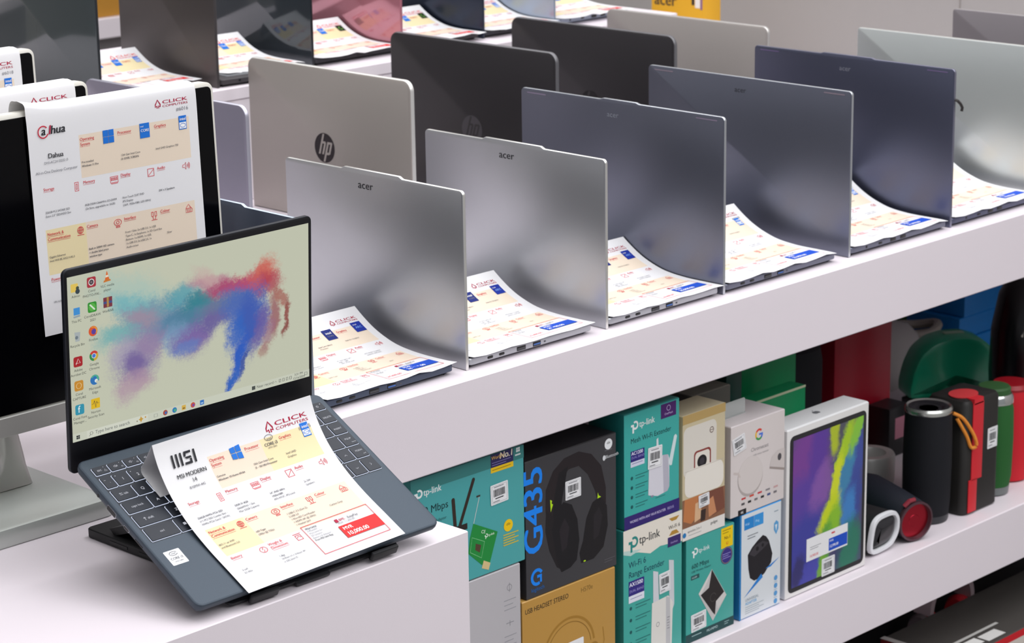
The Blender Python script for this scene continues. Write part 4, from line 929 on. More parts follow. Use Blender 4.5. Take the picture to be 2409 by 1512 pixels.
def stk_hand(o, w, h):
    s = sticker(o, .345, .245, .645, .485, w, h, 1, .02, code=False); m = MB(); p = Print(m, lambda u, v, l: (u, -.0009 - l, v))
    p.l = .0002; b = ink('#2a2f7a'); x0, z0 = .41 * w, .315 * h
    p.line([(x0, z0), (x0 + .0012, z0 + .012)], .0011, b)
    p.line([(x0 + .011, z0 + .0115), (x0 + .006, z0 + .0125), (x0 + .007, z0 + .008), (x0 + .011, z0 + .004), (x0 + .008, z0 + .0005), (x0 + .0055, z0 + .003), (x0 + .010, z0 + .008), (x0 + .012, z0 + .011)], .0010, b)
    p.arc(x0 + .0165, z0 + .0062, .0026, 0, 6.28, .001, b); p.arc(x0 + .0232, z0 + .0068, .0028, 0, 6.28, .001, b); p.line([(x0 + .027, z0 - .001), (x0 + .032, z0 + .0145)], .001, b); p.line([(x0 + .029, z0 + .007), (x0 + .034, z0 + .0085)], .001, b)
    m.build('handwriting', s)
carton(2.011, 2.183, 1.985, .085, SH, .5225, '#bd8f42', '#9a7434', '#c89b50', art_usb, 'brown headset box with handwritten price sticker, below the black headset box', extra=stk_hand)
def art_mesh(a):
    a.R(0, 0, 1, .115, '#33236f'); a.T('WORKS WITH ANY WI-FI ROUTER', .10, .045, .0050, '#d8d2f0', bold=.006, sx=.9); a.T('RE315', .78, .045, .0050, '#b8b0e0')
    tp_logo(a, .20, .885, .0135, '#eef3f2', '#eef3f2', .95)
    a.T('Mesh Wi-Fi Extender', .115, .735, .0098, '#173c42', sx=.93)
    a.R(.66, .86, .937, .985, '#4a1f66'); a.T('OneMesh', .80, .885, .0042, '#c8b8e0', align='C'); a.A(.80, .94, .0035, 0, 6.28, .0007, '#c8b8e0')
    a.R(.115, .56, .362, .668, '#2e2678'); a.T('AC1200', .128, .632, .0066, '#eef0ff', bold=.014); a.T('DUAL BAND', .128, .60, .0044, '#9a94d0'); a.R(.115, .53, .362, .575, '#d4d8ea'); a.lines(.14, .555, 1, .03, .19, '#7a76a8')
    a.P([(.445, .52), (.50, .555), (.79, .535), (.81, .50), (.815, .25), (.78, .215), (.60, .20), (.43, .235)], '#d9d7e0'); a.P([(.69, .545), (.79, .535), (.815, .25), (.78, .215), (.71, .21)], '#b7b5c2')
    a.P([(.80, .46), (.825, .43), (.86, .43), (.955, .67), (.93, .69), (.90, .68)], '#d3e2e4'); a.P([(.575, .55), (.58, .70), (.61, .71), (.625, .55)], '#dcdfe4')
    for k in range(4): a.C(.135, .435 - k * .083, .0024, '#1d5a5c'); a.lines(.20, .445 - k * .083, 2, .025, .22, '#2a6a6a', .001)
    a.R(.56, .185, .74, .19, '#2a6a6a'); a.C(.50, .215, .003, '#8a88a0', .0014)
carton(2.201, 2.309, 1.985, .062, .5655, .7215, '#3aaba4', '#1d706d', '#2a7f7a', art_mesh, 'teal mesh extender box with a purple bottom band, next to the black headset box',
       extra=lambda o, w, h: sticker(o, .42, .46, .675, .645, w, h, 7, -.03))
def art_wifi6(a):
    a.P([(0, .84), (.25, .815), (.45, .775), (.62, .80), (.80, .79), (1, .775), (1, 1), (0, 1)], '#e9e2d6'); a.P([(0, .835), (.12, .81), (.30, .83), (.0, .86)], '#bcd6d0')
    tp_logo(a, .18, .90, .0175, '#2a8a84', '#23282c', 1.0)
    a.T('Wi-Fi 6', .862, .89, .0076, '#33261a', bold=.012, align='C'); a.P([(.77, .97), (.95, .97), (.90, .945), (.82, .945)], '#b58a3a'); a.P([(.77, .845), (.95, .845), (.90, .875), (.82, .875)], '#b58a3a'); a.R(.75, .765, .975, .835, '#3a2a6a'); a.T('OneMesh', .86, .785, .0036, '#b8a8e0', align='C')
    a.T('Wi-Fi 6', .085, .725, .0118, '#153f58', sx=.95); a.T('Range Extender', .085, .655, .0118, '#153f58', sx=.93)
    a.R(.085, .52, .347, .63, '#332a80'); a.T('AX1500', .098, .59, .0078, '#f0f2ff', bold=.016); a.T('DUAL BAND', .098, .548, .0050, '#a49cd8'); a.R(.085, .475, .347, .525, '#e4e6f2'); a.lines(.11, .50, 1, .03, .2, '#8a86b0')
    a.P([(.50, .64), (.585, .62), (.60, .40), (.50, .40)], '#d4d6dc'); a.P([(.77, .675), (.855, .66), (.865, .34), (.83, .30), (.78, .34)], '#d0d3d8'); a.P([(.48, .41), (.76, .42), (.84, .36), (.82, .06), (.50, .03), (.46, .06)], '#e3e0da'); a.P([(.72, .42), (.79, .40), (.80, .06), (.72, .05)], '#c3c2c4')
    a.lines(.74, .26, 5, .02, .045, '#6a6870', .0008); a.A(.58, .24, .003, 0, 6.28, .0007, '#77747c')
    for k in range(5): a.C(.12, .435 - k * .085, .0024, '#1d5a5c'); a.lines(.20, .445 - k * .085, 2, .022, .25, '#2a6a6a', .001)
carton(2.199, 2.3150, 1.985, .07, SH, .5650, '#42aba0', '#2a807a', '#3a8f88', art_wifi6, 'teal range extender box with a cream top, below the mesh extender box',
       extra=lambda o, w, h: sticker(o, .60, .455, .79, .60, w, h, 9, .04))
def art_photo(a):
    a.R(0, 0, 1, .10, '#e6e2dc'); a.R(0, .10, 1, .33, '#8a6048'); a.P([(.05, .33), (.45, .33), (.40, .18), (.20, .12), (.02, .16)], '#c07a4a'); a.P([(.55, .33), (.95, .33), (1, .15), (.70, .12)], '#7a4a3a'); a.P([(.30, .27), (.42, .28), (.46, .14), (.28, .12)], '#d8b08a'); a.P([(.60, .26), (.72, .28), (.80, .14), (.62, .12)], '#c88a62'); a.P([(.43, .20), (.55, .20), (.53, .11), (.42, .11)], '#3a2a26')
    a.RR(.02, .50, .79, .90, .009, '#dcd6cc'); a.RR(.26, .52, .66, .69, .006, '#8a3a34'); a.RR(.29, .53, .63, .675, .005, '#e6dfd4'); a.C(.45, .595, .0098, '#1c1a1c', .0088); a.C(.45, .595, .005, '#38343a')
    a.RR(.05, .335, .96, .56, .012, '#e9e3d9'); a.L([(.05, .55), (.96, .555)], .0008, '#c4bcb0'); a.A(.675, .82, .0038, 0, 6.28, .0012, '#6a5048'); a.L([(.63, .82), (.72, .82)], .0009, '#6a5048')
    a.R(0, .93, 1, 1, '#b79a62'); a.T('sprocket 2-in-1', .12, .055, .0046, '#2a2a2c', bold=.004); a.T('gadget', .66, .055, .0056, '#2a2a2c', bold=.012); a.C(.045, .045, .0036, '#2a7ab8'); a.lines(.14, .03, 1, .01, .3, '#8a8a8c', .0006)
carton(2.3157, 2.4030, 1.985, .05, .5190, .6930, '#cdbf9d', '#c7b994', '#b9ae92', art_photo, 'pocket photo printer box with a printed white camera, between teal and white boxes',
       extra=lambda o, w, h: sticker(o, .37, .225, .62, .325, w, h, 11, .05))
def art_600(a):
    a.R(0, 0, 1, .085, '#274a4c'); a.lines(.12, .05, 1, .02, .2, '#9ab8b8', .0012); a.T('MU-MIMO', .43, .035, .0052, '#b8d0d0', bold=.006); a.lines(.80, .055, 2, .02, .10, '#9ab8b8')
    tp_logo(a, .19, .865, .0115, '#eef3f2', '#dfeeee', .85)
    a.T('600 Mbps', .11, .705, .0092, '#163f44', bold=.008); a.T('USB Wireless Adapter', .11, .665, .0044, '#235458'); a.R(.10, .60, .27, .64, '#2a5456'); a.T('AC600', .12, .61, .0036, '#bcd8d6')
    a.R(.72, .785, .965, .98, '#f0cc12'); a.lines(.75, .95, 2, .025, .17, '#8a7010', .001); a.T('No.1', .845, .865, .0066, '#6a4a10', bold=.016, align='C'); a.T('U', .845, .81, .0062, '#d03a1e', bold=.02, align='C')
    a.C(.838, .705, .0125, '#3a2f80'); a.A(.838, .705, .0112, 0, 6.28, .0006, '#a89c4a'); a.lines(.75, .72, 3, .02, .17, '#9a92d0', .0009)
    a.P([(.53, .63), (.84, .32), (.555, .12), (.255, .44)], '#c9c5c4'); a.P([(.53, .625), (.79, .36), (.62, .30), (.60, .17), (.555, .20), (.30, .42), (.47, .46)], '#2b2626'); a.P([(.53, .63), (.44, .53), (.30, .42), (.255, .44)], '#ddd9d6'); a.P([(.62, .30), (.79, .36), (.84, .32), (.66, .22)], '#d5d1ce'); a.A(.56, .35, .006, .3, 5.6, .0006, '#55504e')
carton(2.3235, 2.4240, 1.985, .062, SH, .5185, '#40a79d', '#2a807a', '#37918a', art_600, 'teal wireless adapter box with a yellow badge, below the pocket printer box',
       extra=lambda o, w, h: sticker(o, .10, .095, .41, .265, w, h, 13, .03))
def art_goog(a):
    w = a.w
    for a0, a1, c in ((.05, .95, '#4a74d8'), (-.85, .05, '#4a74d8'), (.75, 2.6, '#d8453a'), (2.5, 3.75, '#e8b52a'), (3.7, 5.5, '#3f9a55')):
        if a0 != .05: a.A(.515, .82, .0068, a0, a1, .0030, c, 10)
    a.R(.515, .81, .585, .83, '#4a74d8')
    a.T('Chromecast', .53, .655, .0076, '#8a8588', align='C'); a.T('with voice remote', .55, .60, .0045, '#a5a0a2', align='C')
    a.C(.36, .39, .0272, '#b3a9a6', .0275); a.C(.365, .41, .0265, '#d6cdca', .0265); a.L([(.05, .49), (.14, .47), (.17, .42)], .003, '#cbbfbb')
    a.P([(.72, .42), (.76, .52), (.86, .57), (1, .575), (1, .35), (.80, .40)], '#cdc4c1'); a.L([(.72, .41), (1, .335)], .003, '#a0948f'); a.C(.905, .49, .0042, '#4f4b4f', .0052)
    for k, c in enumerate(('#c23a3a', '#d04a3a', '#c83a44', '#8a8488', '#c8a0a0')): a.R(.20 + k * .15, .165 - .0 * k, .28 + k * .15, .185, c)
    for k, c in enumerate(('#5a5558', '#2a2a2c', '#7a7478', '#2a2a2c', '#4a5a8a', '#7a7478')): a.R(.20 + k * .12, .105, .26 + k * .12, .13, c)
    a.R(.14, .0, .29, .062, '#232022'); a.T('4K', .215, .014, .0055, '#e0dcdc', bold=.012, align='C')
def hang_tab(o, w, h):
    sticker(o, .03, .70, .26, .88, w, h, 15, .2)
    m = MB(); m.loft(rrect(.018, h + .001, .066, h + .022, .003, 3), [(0, .030), (0, .0304)], lambda a, b, d: (a, d, b), mat('#c7ccca', .25, 0, .5, alpha=.55))
    m.box((.018, .0285, h), (.066, .0306, h + .0015), mat('#c7ccca', .25, 0, .5, alpha=.55)); m.build('hang_tab', o)['label'] = 'clear plastic hang tab'
carton(2.4150, 2.5310, 1.985, .07, .5240, .6545, '#dbd2d0', '#bab2b2', '#d2cacb', art_goog, 'white media streamer box with a four-colour letter, printed disc and remote', extra=hang_tab)
def art_chg(a):
    a.R(0, 0, .035, 1, '#1f7fc0'); a.R(.10, .845, .33, .955, '#2a86d0'); a.R(.335, .845, .56, .955, '#3a96dc'); a.T('Wall', .12, .885, .0048, '#bfe0f8'); a.T('Plug', .37, .885, .0048, '#bfe0f8')
    a.P([(.82, .80), (.875, .825), (.93, .80), (.93, .74), (.875, .69), (.82, .74)], '#5aa0d4'); a.P([(.845, .785), (.90, .785), (.875, .72)], '#dfe8ee')
    a.P([(.19, .60), (.30, .66), (.42, .70), (.55, .735), (.63, .71), (.70, .66), (.79, .52), (.76, .44), (.60, .36), (.50, .335), (.35, .33), (.25, .37), (.21, .46)], '#201d22'); a.P([(.22, .60), (.35, .66), (.55, .68), (.70, .64), (.55, .60), (.35, .56)], '#3a363c'); a.C(.42, .625, .0032, '#17151a'); a.C(.55, .64, .0026, '#17151a')
    a.P([(.10, .20), (.52, .37), (.56, .33)], '#2a80d0'); a.P([(.62, .40), (.97, .46), (.75, .40)], '#2a80d0')
    a.T('UNIVERSAL', .14, .16, .0058, '#8a9aa8'); a.T('ADAPTER', .14, .125, .0058, '#6ab0e0', bold=.01); a.lines(.14, .10, 4, .02, .45, '#a5b0b8', .0008)
    for k in range(4): a.C(.88, .27 - k * .075, .0038, '#5a9cd4'); a.lines(.84, .23 - k * .075, 1, .01, .08, '#9ab8d0', .0008)
    a.lines(.18, .775, 2, .025, .25, '#7a8088', .0012); a.R(.82, .91, .92, .92, '#9aa8b2')
carton(2.4360, 2.5260, 1.985, .07, SH, .5235, '#dde2e6', '#1d6fa8', '#3f9ae0', art_chg, 'white travel adapter box with blue spine, below the media streamer box')
# tablet box with a painted cover
w_t, h_t = .188, .2505
tb = carton(2.5365, 2.7245, 1.985, .046, SH, SH + h_t, '#e8e6e4', '#e2e0e0', '#e4e5e6', None, 'white tablet box with a swirling purple, yellow and blue cover picture', bev=.002)
m = MB(); p = Print(m, lambda u, v, l: (u, -l, v)); p.l = .0002
p.rrect(.0065, .0075, w_t - .006, h_t - .011, .009, ink('#2c2b2d')); 
m.poly([(.0135, -.0006, .0145), (w_t - .013, -.0006, .0145), (w_t - .013, -.0006, h_t - .018), (.0135, -.0006, h_t - .018)], paint('m_tablet_cover', [
    (.18, .78, .40, .22, 70, '#7a3f96', .95), (.36, .86, .40, .10, 82, '#5a3a9a', .9), (.15, .50, .30, .22, 60, '#5a3f9e', .95), (.40, .62, .25, .10, 60, '#8a5aa8', .8), (.18, .22, .34, .22, 60, '#3d3f9c', 1), (.30, .06, .20, .10, 30, '#4a4aae', .9), (.08, .10, .14, .06, 70, '#2f2a5a', .8),
    (.60, .95, .16, .05, 85, '#b8c81e', .9), (.78, .90, .22, .10, 75, '#55565a', .85), (.88, .70, .30, .10, 80, '#3f4f9c', .95), (.74, .62, .30, .07, 70, '#3f86b0', .95), (.88, .45, .22, .10, 80, '#3a4a96', .95), (.80, .35, .24, .08, 78, '#3f86c8', .9),
    (.90, .92, .20, .05, 65, '#8ac83a', .95), (.72, .82, .26, .05, 62, '#a8cc2a', 1), (.60, .60, .26, .045, 72, '#d2dc2a', 1), (.52, .42, .20, .07, 50, '#c8d81e', 1), (.56, .30, .22, .08, 65, '#8abf2a', 1), (.46, .18, .20, .06, 78, '#5aa03a', .95), (.42, .06, .16, .04, 80, '#7ab03a', .9), (.82, .12, .24, .12, 80, '#2a7a62', .95), (.66, .12, .12, .05, 80, '#3a3a6a', .7)], '#4d4a6e', .76, False, .6, .45), )
p.l = .0009; p.rect(.0465, .045, .142, .079, STK); p.rect(.098, .0475, .1415, .066, PBLUE); p.text('MVR', .100, .0605, .0045, INKW); p.text('12,990.00', .100, .052, .0058, INKW, bold=.012, sx=.9); p.text('14,900.00', .054, .0495, .0056, RED, bold=.012, sx=.9); p.rect(.055, .064, .08, .0648, GREY); p.rect(.055, .061, .074, .0618, GREY); p.rect(.104, .072, .112, .0745, RED)
co = m.build('cover_picture', tb)
uvl = co.data.uv_layers.new(name='screen_uv')
pi_ = next(pl for pl in co.data.polygons if co.data.materials[pl.material_index].name == 'm_tablet_cover')
for li, q in zip(pi_.loop_indices, ((0, 0), (1, 0), (1, 1), (0, 1))): uvl.data[li].uv = q
sticker(tb, .44, .05, .60, .155, w_t, h_t, 17)
m = MB(); gm = ink('#6a6c70')
for cx_, cy_, r_ in ((.092, .023, .0042), (.0965, .023, .0042)): m.poly([(cx_ + r_ * math.cos(k * .3142), cy_ + r_ * 1.15 * math.sin(k * .3142), h_t + .0002 + (cx_ - .092) * .01) for k in range(20)], gm)
m.poly([(.0945, .0285, h_t + .0002), (.0965, .0305, h_t + .0002), (.0972, .0325, h_t + .0002), (.0948, .031, h_t + .0002)], gm); m.build('fruit_mark', tb)

# boxes further back on the shelf
carton(2.470, 2.5530, 2.10, .06, SH, .662, '#6a6760', '#55534e', '#8a877c', None, 'grey upright box behind the pocket photo printer box')
carton(2.580, 2.6150, 2.13, .10, SH, .690, '#0e4038', '#0d3a33', '#112a26', None, 'narrow dark teal upright box between grey and green boxes')
def spine(o, w, h):
    m = MB(); m.box((-.0003, .003, h - .05), (0, .040, h - .012), mat('#2a2418', .5)); m.box((-.0005, .008, h - .046), (-.0003, .034, h - .030), ink('#a8842a')); m.build('spine_label', o)
carton(2.688, 2.8300, 2.20, .05, SH, .700, '#12935a', '#d0ccc0', '#12935a', None, 'taller green box with a white spine behind the white boxes', extra=spine)
carton(2.630, 2.7640, 2.13, .030, SH, .6080, '#139c62', '#0d7a4a', '#139c62', lambda a: a.R(0, .985, 1, 1, '#d4d8b8'), 'shorter green box with a pale top edge, behind the tablet box')
carton(3.060, 3.2150, 2.30, .11, SH, .690, '#a01228', '#8c0f24', '#a01228', None, 'tall dark red box standing behind the loudspeakers')
carton(3.145, 3.200, 2.25, .045, SH, .455, '#16181a', '#131517', '#1a1c1e', lambda a: a.R(.3, .35, .85, .78, '#b5788a'), 'small black box with a pink label, behind the black tube loudspeaker')
carton(3.335, 3.500, 2.262, .100, SH, .412, '#141416', '#121214', '#18181a', None, 'flat black box carrying the green arched loudspeaker')
BG = 'flat blue boxes piled at the back of the shelf'
for k, (dx, dy) in enumerate(((0, 0), (.010, .004), (.022, .002))):
    carton(3.690 + dx, 3.905 + dx * .3, 2.49 + dy, .12, SH + k * .0415, SH + k * .0415 + .0408, '#1480d0', '#1272ba', '#1a8cdc', None, ('lowest', 'middle', 'topmost')[k] + ' of the flat blue boxes piled at the back of the shelf', group=BG)
carton(3.830, 3.900, 2.69, .05, SH, .440, '#1a7a2c', '#156a24', '#1a7a2c', None, 'small green box at the back of the shelf, behind the cable coils')

# ------------------------------------------------------------------ loudspeakers and odds and ends on the shelf
FAB = mat('#14151b', .75, 0, .3, grain=.5, gscale=1500)
def spk(name, loc, label, cat='loudspeaker'): return thing(name, loc, label, cat)
# upright black tube
r_ = spk('tube_speaker', (2.952, 2.040, SH), 'upright black tube loudspeaker with an orange wrist loop')
m = MB(); m.lathe([(.028, 0), (.0335, .001), (.0345, .004), (.0350, .012)], mat('#2a2c30', .4)); m.build('base', r_)
m = MB(); m.lathe([(.0348, .0122), (.0362, .03), (.0372, .09), (.0366, .14), (.0355, .172)], FAB); m.build('body', r_)
m = MB(); m.lathe([(.0357, .1722), (.0366, .174), (.0366, .178), (.034, .1815), (.031, .1795)], mat('#c9cdc8', .22, .9), cap1=False); m.build('chrome_ring', r_)
m = MB(); m.lathe([(.031, .1765), (.0305, .1798), (.028, .1802), (.020, .1765), (.0185, .175), (.017, .1755)], mat('#15161a', .3)); m.lathe([(.0165, .1756), (.0150, .1765), (.0145, .1765)], mat('#8c9089', .35, .5)); m.build('end_cap', r_)
m = MB(); m.tube(catmull([(.027, -.026, .167), (.040, -.036, .157), (.053, -.046, .132), (.057, -.050, .114), (.050, -.045, .111), (.044, -.040, .130), (.032, -.030, .158)], 6), .0028, mat('#e08a2a', .6)); m.build('wrist_strap', r_)
# boxy black speaker with a red strap
r_ = spk('box_speaker', (2.9915, 1.998, SH), 'black upright box loudspeaker with a red strap over it')
m = MB(); m.loft(rrect(0, 0, .094, .075, .012, 5), [(.003, 0), (0, .003), (0, .176), (.004, .182), (.012, .184)], lambda a, b, h: (a, b, h), mat('#1c1a18', .55)); m.build('body', r_)
m = MB(); m.loft(rrect(.016, -.0018, .044, .0, .0006, 2), [(0, .055), (0, .178)], lambda a, b, h: (a, b, h), mat('#d0202c', .5)); m.loft(rrect(.010, -.0018, .032, .0, .0006, 2), [(0, .004), (0, .056)], lambda a, b, h: (a, b, h), mat('#d0202c', .5)); m.lathe([(.026, .1842), (.026, .1855)], mat('#d43a3e', .5), axis=lambda r, a, h: (.034 + r * math.cos(a), .030 + r * .8 * math.sin(a), h)); m.box((.018, -.0018, .176), (.042, .03, .1850), mat('#d0202c', .5)); m.build('red_strap', r_)
sticker(r_, .62, .52, .90, .70, .094, .184, 21)
# green tube
r_ = spk('tube_speaker', (3.122, 2.036, SH), 'green tube loudspeaker with a chrome collar, beside the boxy black loudspeaker')
GF = mat('#27602c', .75, 0, .3, grain=.5, gscale=1500)
m = MB(); m.lathe([(.024, 0), (.028, .002), (.029, .014)], mat('#777c7c', .4, .3)); m.build('base', r_)
m = MB(); m.lathe([(.0288, .0142), (.0315, .03), (.0328, .09), (.0315, .138), (.0295, .148)], GF); m.build('body', r_)
m = MB(); m.lathe([(.0297, .1482), (.0310, .150), (.0305, .160), (.0275, .164)], mat('#d9dcda', .15, .95)); m.build('chrome_ring', r_)
m = MB(); m.lathe([(.026, .1642), (.0262, .172), (.0235, .175)], mat('#2d5a2a', .6)); m.build('end_cap', r_)
r_ = spk('tube_speaker', (3.200, 2.055, SH), 'bright red tube loudspeaker cut by the right picture edge')
m = MB(); m.lathe([(.026, 0), (.031, .003), (.0335, .03), (.0335, .13), (.031, .150)], mat('#cf1024', .55)); m.build('body', r_)
m = MB(); m.lathe([(.0312, .1502), (.032, .154), (.028, .160)], mat('#a00c1c', .4)); m.build('end_cap', r_)
# lying dark tube with red end
def along(E, R):
    E, R = Vector(E), Vector(R); d = (R - E).normalized(); x = Vector((0, 0, 1)).cross(d).normalized(); z = d.cross(x)
    return lambda r, a, h: tuple(E + d * h + x * r * math.cos(a) + z * r * math.sin(a))
r_ = spk('tube_speaker', (2.87, 2.05, SH), 'dark tube loudspeaker lying on its side, its red metal end facing out')
ax = along((-.015, -.058, .0325), (.024, .085, .040))
m = MB(); m.lathe([(.0300, .004), (.0320, .010), (.0345, .05), (.0365, .110), (.030, .140)], mat('#161a26', .6, grain=.4, gscale=1500), axis=ax); m.build('body', r_)
m = MB(); m.lathe([(.0298, .0042), (.0312, 0), (.0312, -.004), (.028, -.005), (.0265, .002)], mat('#5a4048', .35, .5), axis=ax, cap1=False); m.lathe([(.0265, .0015), (.020, .006), (.012, .004), (.009, .001)], mat('#a81f30', .25, .8), axis=ax); m.build('end_cap', r_)
m = MB(); m.tube([ax(.034, .9, .001), ax(.037, 1.2, -.001), ax(.034, 1.5, .001)], .0035, mat('#8a2a38', .4)); m.build('tab', r_)
# small speaker with a white frame
r_ = spk('small_speaker', (2.744, 1.996, SH), 'small black loudspeaker with a white rounded frame, beside the tablet box')
ol = [(.003, .002), (.060, .0035), (.078, .022), (.080, .045), (.070, .0585), (.052, .0615), (.026, .0605), (.012, .050)]
def rnd_poly(pts, r=.3, n=4):
    out = []
    for k, p in enumerate(pts):
        p = Vector(p); a = p.lerp(Vector(pts[k - 1]), r); b = p.lerp(Vector(pts[(k + 1) % len(pts)]), r)
        for i in range(n + 1): t = i / n; out.append(tuple(a * (1 - t) ** 2 + p * 2 * t * (1 - t) + b * t * t))
    return out
ol = rnd_poly(ol, .4)
m = MB(); m.loft(ol, [(.004, .11), (.001, .10), (.0005, .006)], lambda a, b, h: (a, h, b), mat('#17171a', .6)); m.build('body', r_)
m = MB(); m.loft(ol, [(.0, .006), (0, .001), (.001, -.0005), (.006, -.0005), (.007, .002), (.007, .005)], lambda a, b, h: (a, h, b), mat('#e3e4e8', .35), cap0=False, cap1=False); m.build('white_frame', r_)
m = MB(); m.loft(ol, [(.0075, .0052), (.012, .001), (.020, -.001)], lambda a, b, h: (a, h, b), mat('#26262a', .3)); m.build('membrane', r_)
# silver ring, round black speaker, dome, big black speaker, bag, cable coils
r_ = spk('ring_stand', (3.032, 2.205, SH), 'silver ring-topped stand behind the small loudspeaker', 'stand')
m = MB(); m.lathe([(.036, 0), (.040, .004), (.040, .046), (.038, .050), (.026, .050), (.024, .046), (.024, .030)], mat('#d2d2cf', .35, .3)); m.build('body', r_)
r_ = spk('tube_speaker', (2.955, 2.318, SH), 'stout black loudspeaker at the back, left of the tall red box')
m = MB(); m.lathe([(.050, 0), (.056, .004), (.0585, .02), (.0585, .20), (.055, .222), (.047, .228)], mat('#0d0f18', .7, grain=.3, gscale=900)); m.build('body', r_)
m = MB(); m.M = Matrix.Rotation(-PI / 4, 4, 'Z'); m.loft(rrect(-.030, .165, -.010, .205, .001, 2), [(0, -.0585), (0, -.0595)], lambda a, b, d: (a, d, b), STK); m.build('price_sticker', r_)
m = MB(); m.lathe([(.045, .2285), (.043, .232), (.030, .230)], mat('#26282c', .4)); m.build('end_cap', r_)
r_ = spk('domed_speaker', (3.412, 2.312, .4125), 'green arched loudspeaker with a dark gap at its foot, behind the tube loudspeakers'); r_.rotation_euler = (0, 0, -.6)
m = MB(); DG = mat('#17a077', .3, 0, .5, coat=.3)
prof = [(-.118, 0), (-.120, .025), (-.110, .062), (-.092, .094), (-.060, .114), (-.020, .122), (.025, .122), (.062, .112), (.090, .090), (.108, .056), (.118, .025), (.116, 0), (.030, 0), (.008, .020), (-.004, .036), (-.018, .022), (-.046, 0)]
prof = list(reversed(rnd_poly(prof, .35, 3)))
prof = list(reversed(prof))
m.loft(list(reversed(prof)), [(.012, -.034), (.004, -.031), (0, -.024), (0, .024), (.004, .031), (.012, .034)], lambda a, b, h: (a * .74, h, b * .88), DG); m.build('body', r_)
m = MB(); m.loft(rrect(-.018, -.006, .018, .008, .003, 3), [(0, .1068), (0, .1085)], lambda a, b, h: (a, b, h), mat('#9ab8a0', .5)); m.build('top_badge', r_)
r_ = spk('party_speaker', (3.372, 2.135, SH), 'big glossy black loudspeaker at the right edge under the counter')
m = MB(); m.lathe([(.050, 0), (.060, .01), (.068, .06), (.072, .13), (.070, .20), (.058, .26), (.040, .29)], mat('#08080c', .25, 0, .5), axis=lambda r, a, h: (r * math.cos(a), r * .85 * math.sin(a), h)); m.build('body', r_)
m = MB(); m.tube([(-.060, -.025, .20), (-.050, -.03, .25), (-.03, -.03, .285)], .0035, mat('#a8a49c', .4)); m.build('trim_strip', r_)
m = MB()
bag = [[(x, y, z) for x, y, z in q] for q in ()]
rs = []; rnd = random.Random(4)
for h, s, dy in ((0, .98, 0), (.02, 1.03, -.002), (.05, 1.0, .004), (.08, .96, .012), (.098, .85, .022), (.104, .6, .03)):
    rs.append([(.075 + (a - .075) * s + .003 * rnd.random(), .06 + (b - .06) * s * (1 - h * 2.5) + dy + .004 * rnd.random(), h) for a, b in rrect(0, 0, .15, .12, .012, 3)])
m.rings(rs, mat('#b9b6b4', .22, 0, .6)); o = m.build('plastic_bag', smooth=50); o.location = (3.430, 2.47, SH); tag(o, 'crumpled clear plastic bag at the back, right of the tall red box', 'bag')
for k in range(4):
    m = MB(); n = 40
    pts = [((.040 + .002 * math.sin(a * 3 + k)) * math.cos(a), (.034) * math.sin(a), .004 * math.sin(2 * a + k)) for a in [2 * PI * i / n for i in range(n + 1)]]
    m.tube(pts, .0085, mat('#9c958c', .5), 8); o = m.build('coiled_cable'); o.location = (3.615 + .004 * (k % 2), 2.53, SH + .0125 + k * .0215)
    tag(o, ('lowest', 'second lowest', 'second highest', 'topmost')[k] + ' pale cable coil in the pile beside the blue boxes', 'cable', 'coiled cables beside the blue boxes')

# ------------------------------------------------------------------ under the shelf
BZ0, BZ1 = .0615, .183
def art_big(a):
    a.R(0, .90, 1, 1, '#c81824'); a.R(0, 0, 1, .90, '#cfc6be')
bb = carton(2.885, 3.62, 1.931, .140, BZ0, BZ1, '#cfc6be', '#6a1018', '#45423f', art_big, 'large dark topped box with red edge on the counter floor, under the shelf', name='large_box', bev=.003)
m = MB(); p = Print(m, lambda u, v, l: (u, v, BZ1 - BZ0 + l)); p.l = .0003
p.rect(.055, .040, .175, .046, ink('#b9b8b4')); p.rect(.050, .014, .098, .034, ink('#d8d7d4')); p.rect(.104, .010, .15, .032, ink('#d0cfcc')); p.rect(.0, .0, .012, .14, ink('#b8b4b0'))
m.build('printed_lettering', bb)
hs = thing('headset', (3.105, 2.104, BZ0), 'grey and red headset standing behind the large dark topped box', 'headset')
m = MB(); rs = []
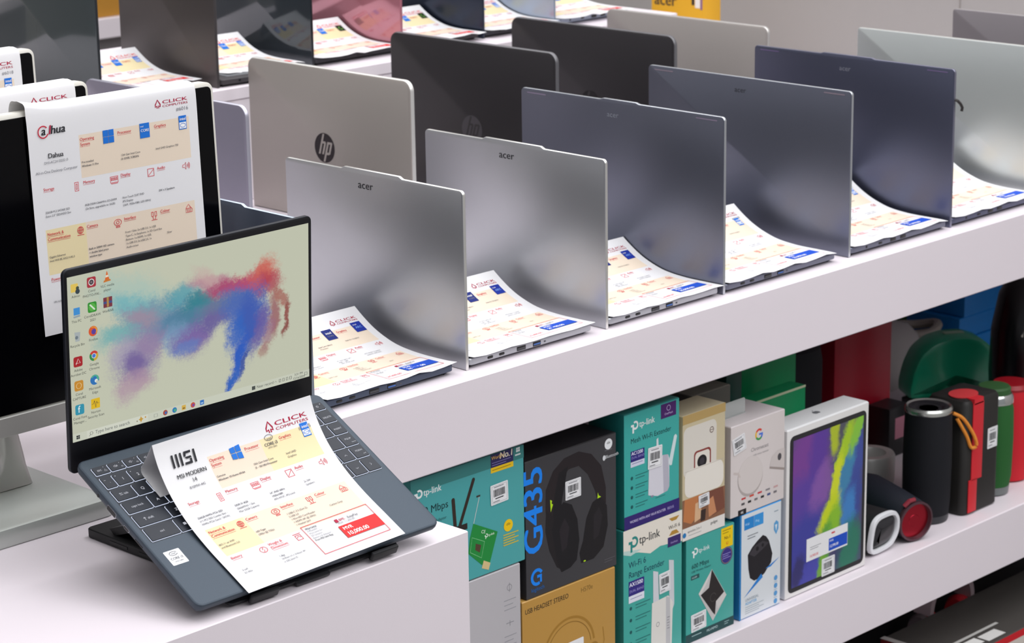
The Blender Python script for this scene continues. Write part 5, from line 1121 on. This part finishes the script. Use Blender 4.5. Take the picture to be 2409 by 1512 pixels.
for k in range(19):
    a = PI * k / 18; cx_, cz_ = .062 * math.cos(a), .105 + .062 * math.sin(a)
    ix, iz = .052 * math.cos(a), .105 + .052 * math.sin(a)
    rs.append([(cx_, -.016, cz_), (cx_, .016, cz_), (ix, .016, iz), (ix, -.016, iz)])
m.rings(rs, mat('#b39fa4', .45)); m.build('headband', hs)
for s in (-1, 1):
    m = MB(); m.lathe([(.020, 0), (.034, .004), (.036, .014), (.030, .022)], mat('#d02532', .6), axis=lambda r, a, h: (s * (.056 - h), r * .8 * math.sin(a), .072 + r * math.cos(a)) if s > 0 else (s * (.056 - h), -r * .8 * math.sin(a), .072 + r * math.cos(a))); m.build('ear_cushion', hs)
    m = MB(); m.lathe([(.030, 0), (.034, .006), (.030, .012)], mat('#6a5f62', .45), axis=lambda r, a, h: (s * (.0565 + h), r * .8 * math.sin(a) * (-s), .072 + r * math.cos(a))); m.build('ear_cup', hs)

# ------------------------------------------------------------------ beyond the counter
def art_side(o, w, h): pass
yb = thing('display_box', (3.75, 3.160, CT + .0004), 'yellow carton with black lettering behind the warm grey lid', 'box')
m = MB(); m.loft(rrect(0, 0, .05, .142, .001, 2), [(.001, 0), (0, .001), (0, .229), (.001, .23)], lambda a, b, h: (a, b, h), mat('#d9a21f', .5))
p = Print(m, lambda u, v, l: (-l, .142 - u, v)); p.l = .0003
p.text('acer', .008, .130, .034, INKB, bold=.012, sx=1.0); p.rect(.108, .136, .115, .150, INKB); p.rect(.117, .131, .130, .15, ink('#e6e0da')); p.rect(.131, .128, .136, .152, ink('#7a5a8a'))
m.build('carton', yb)
fc = thing('far_counter', (2.6, 5.0, 0), 'white counter far behind, seen between the rear laptops', 'counter')
parts_box(fc, 'countertop', (1.2, 5.0, .752), (3.95, 5.7, .802), WHITE_LAM); parts_box(fc, 'body', (1.22, 5.06, .0005), (3.93, 5.68, .7515), mat('#8f8a8c', .5))  # grey of the body is the shadow under the top, put into colour
carton(3.598, 3.93, 5.02, .2, .8025, .90, '#b07d2e', '#9a6d28', '#c08d3e', None, 'brown carton on the far white counter', name='cardboard_box')
carton(3.10, 3.335, 5.02, .2, .8025, .93, '#3a2f2c', '#332a28', '#443833', None, 'dark brown box on the far white counter, at the upper left corner', name='cardboard_box')
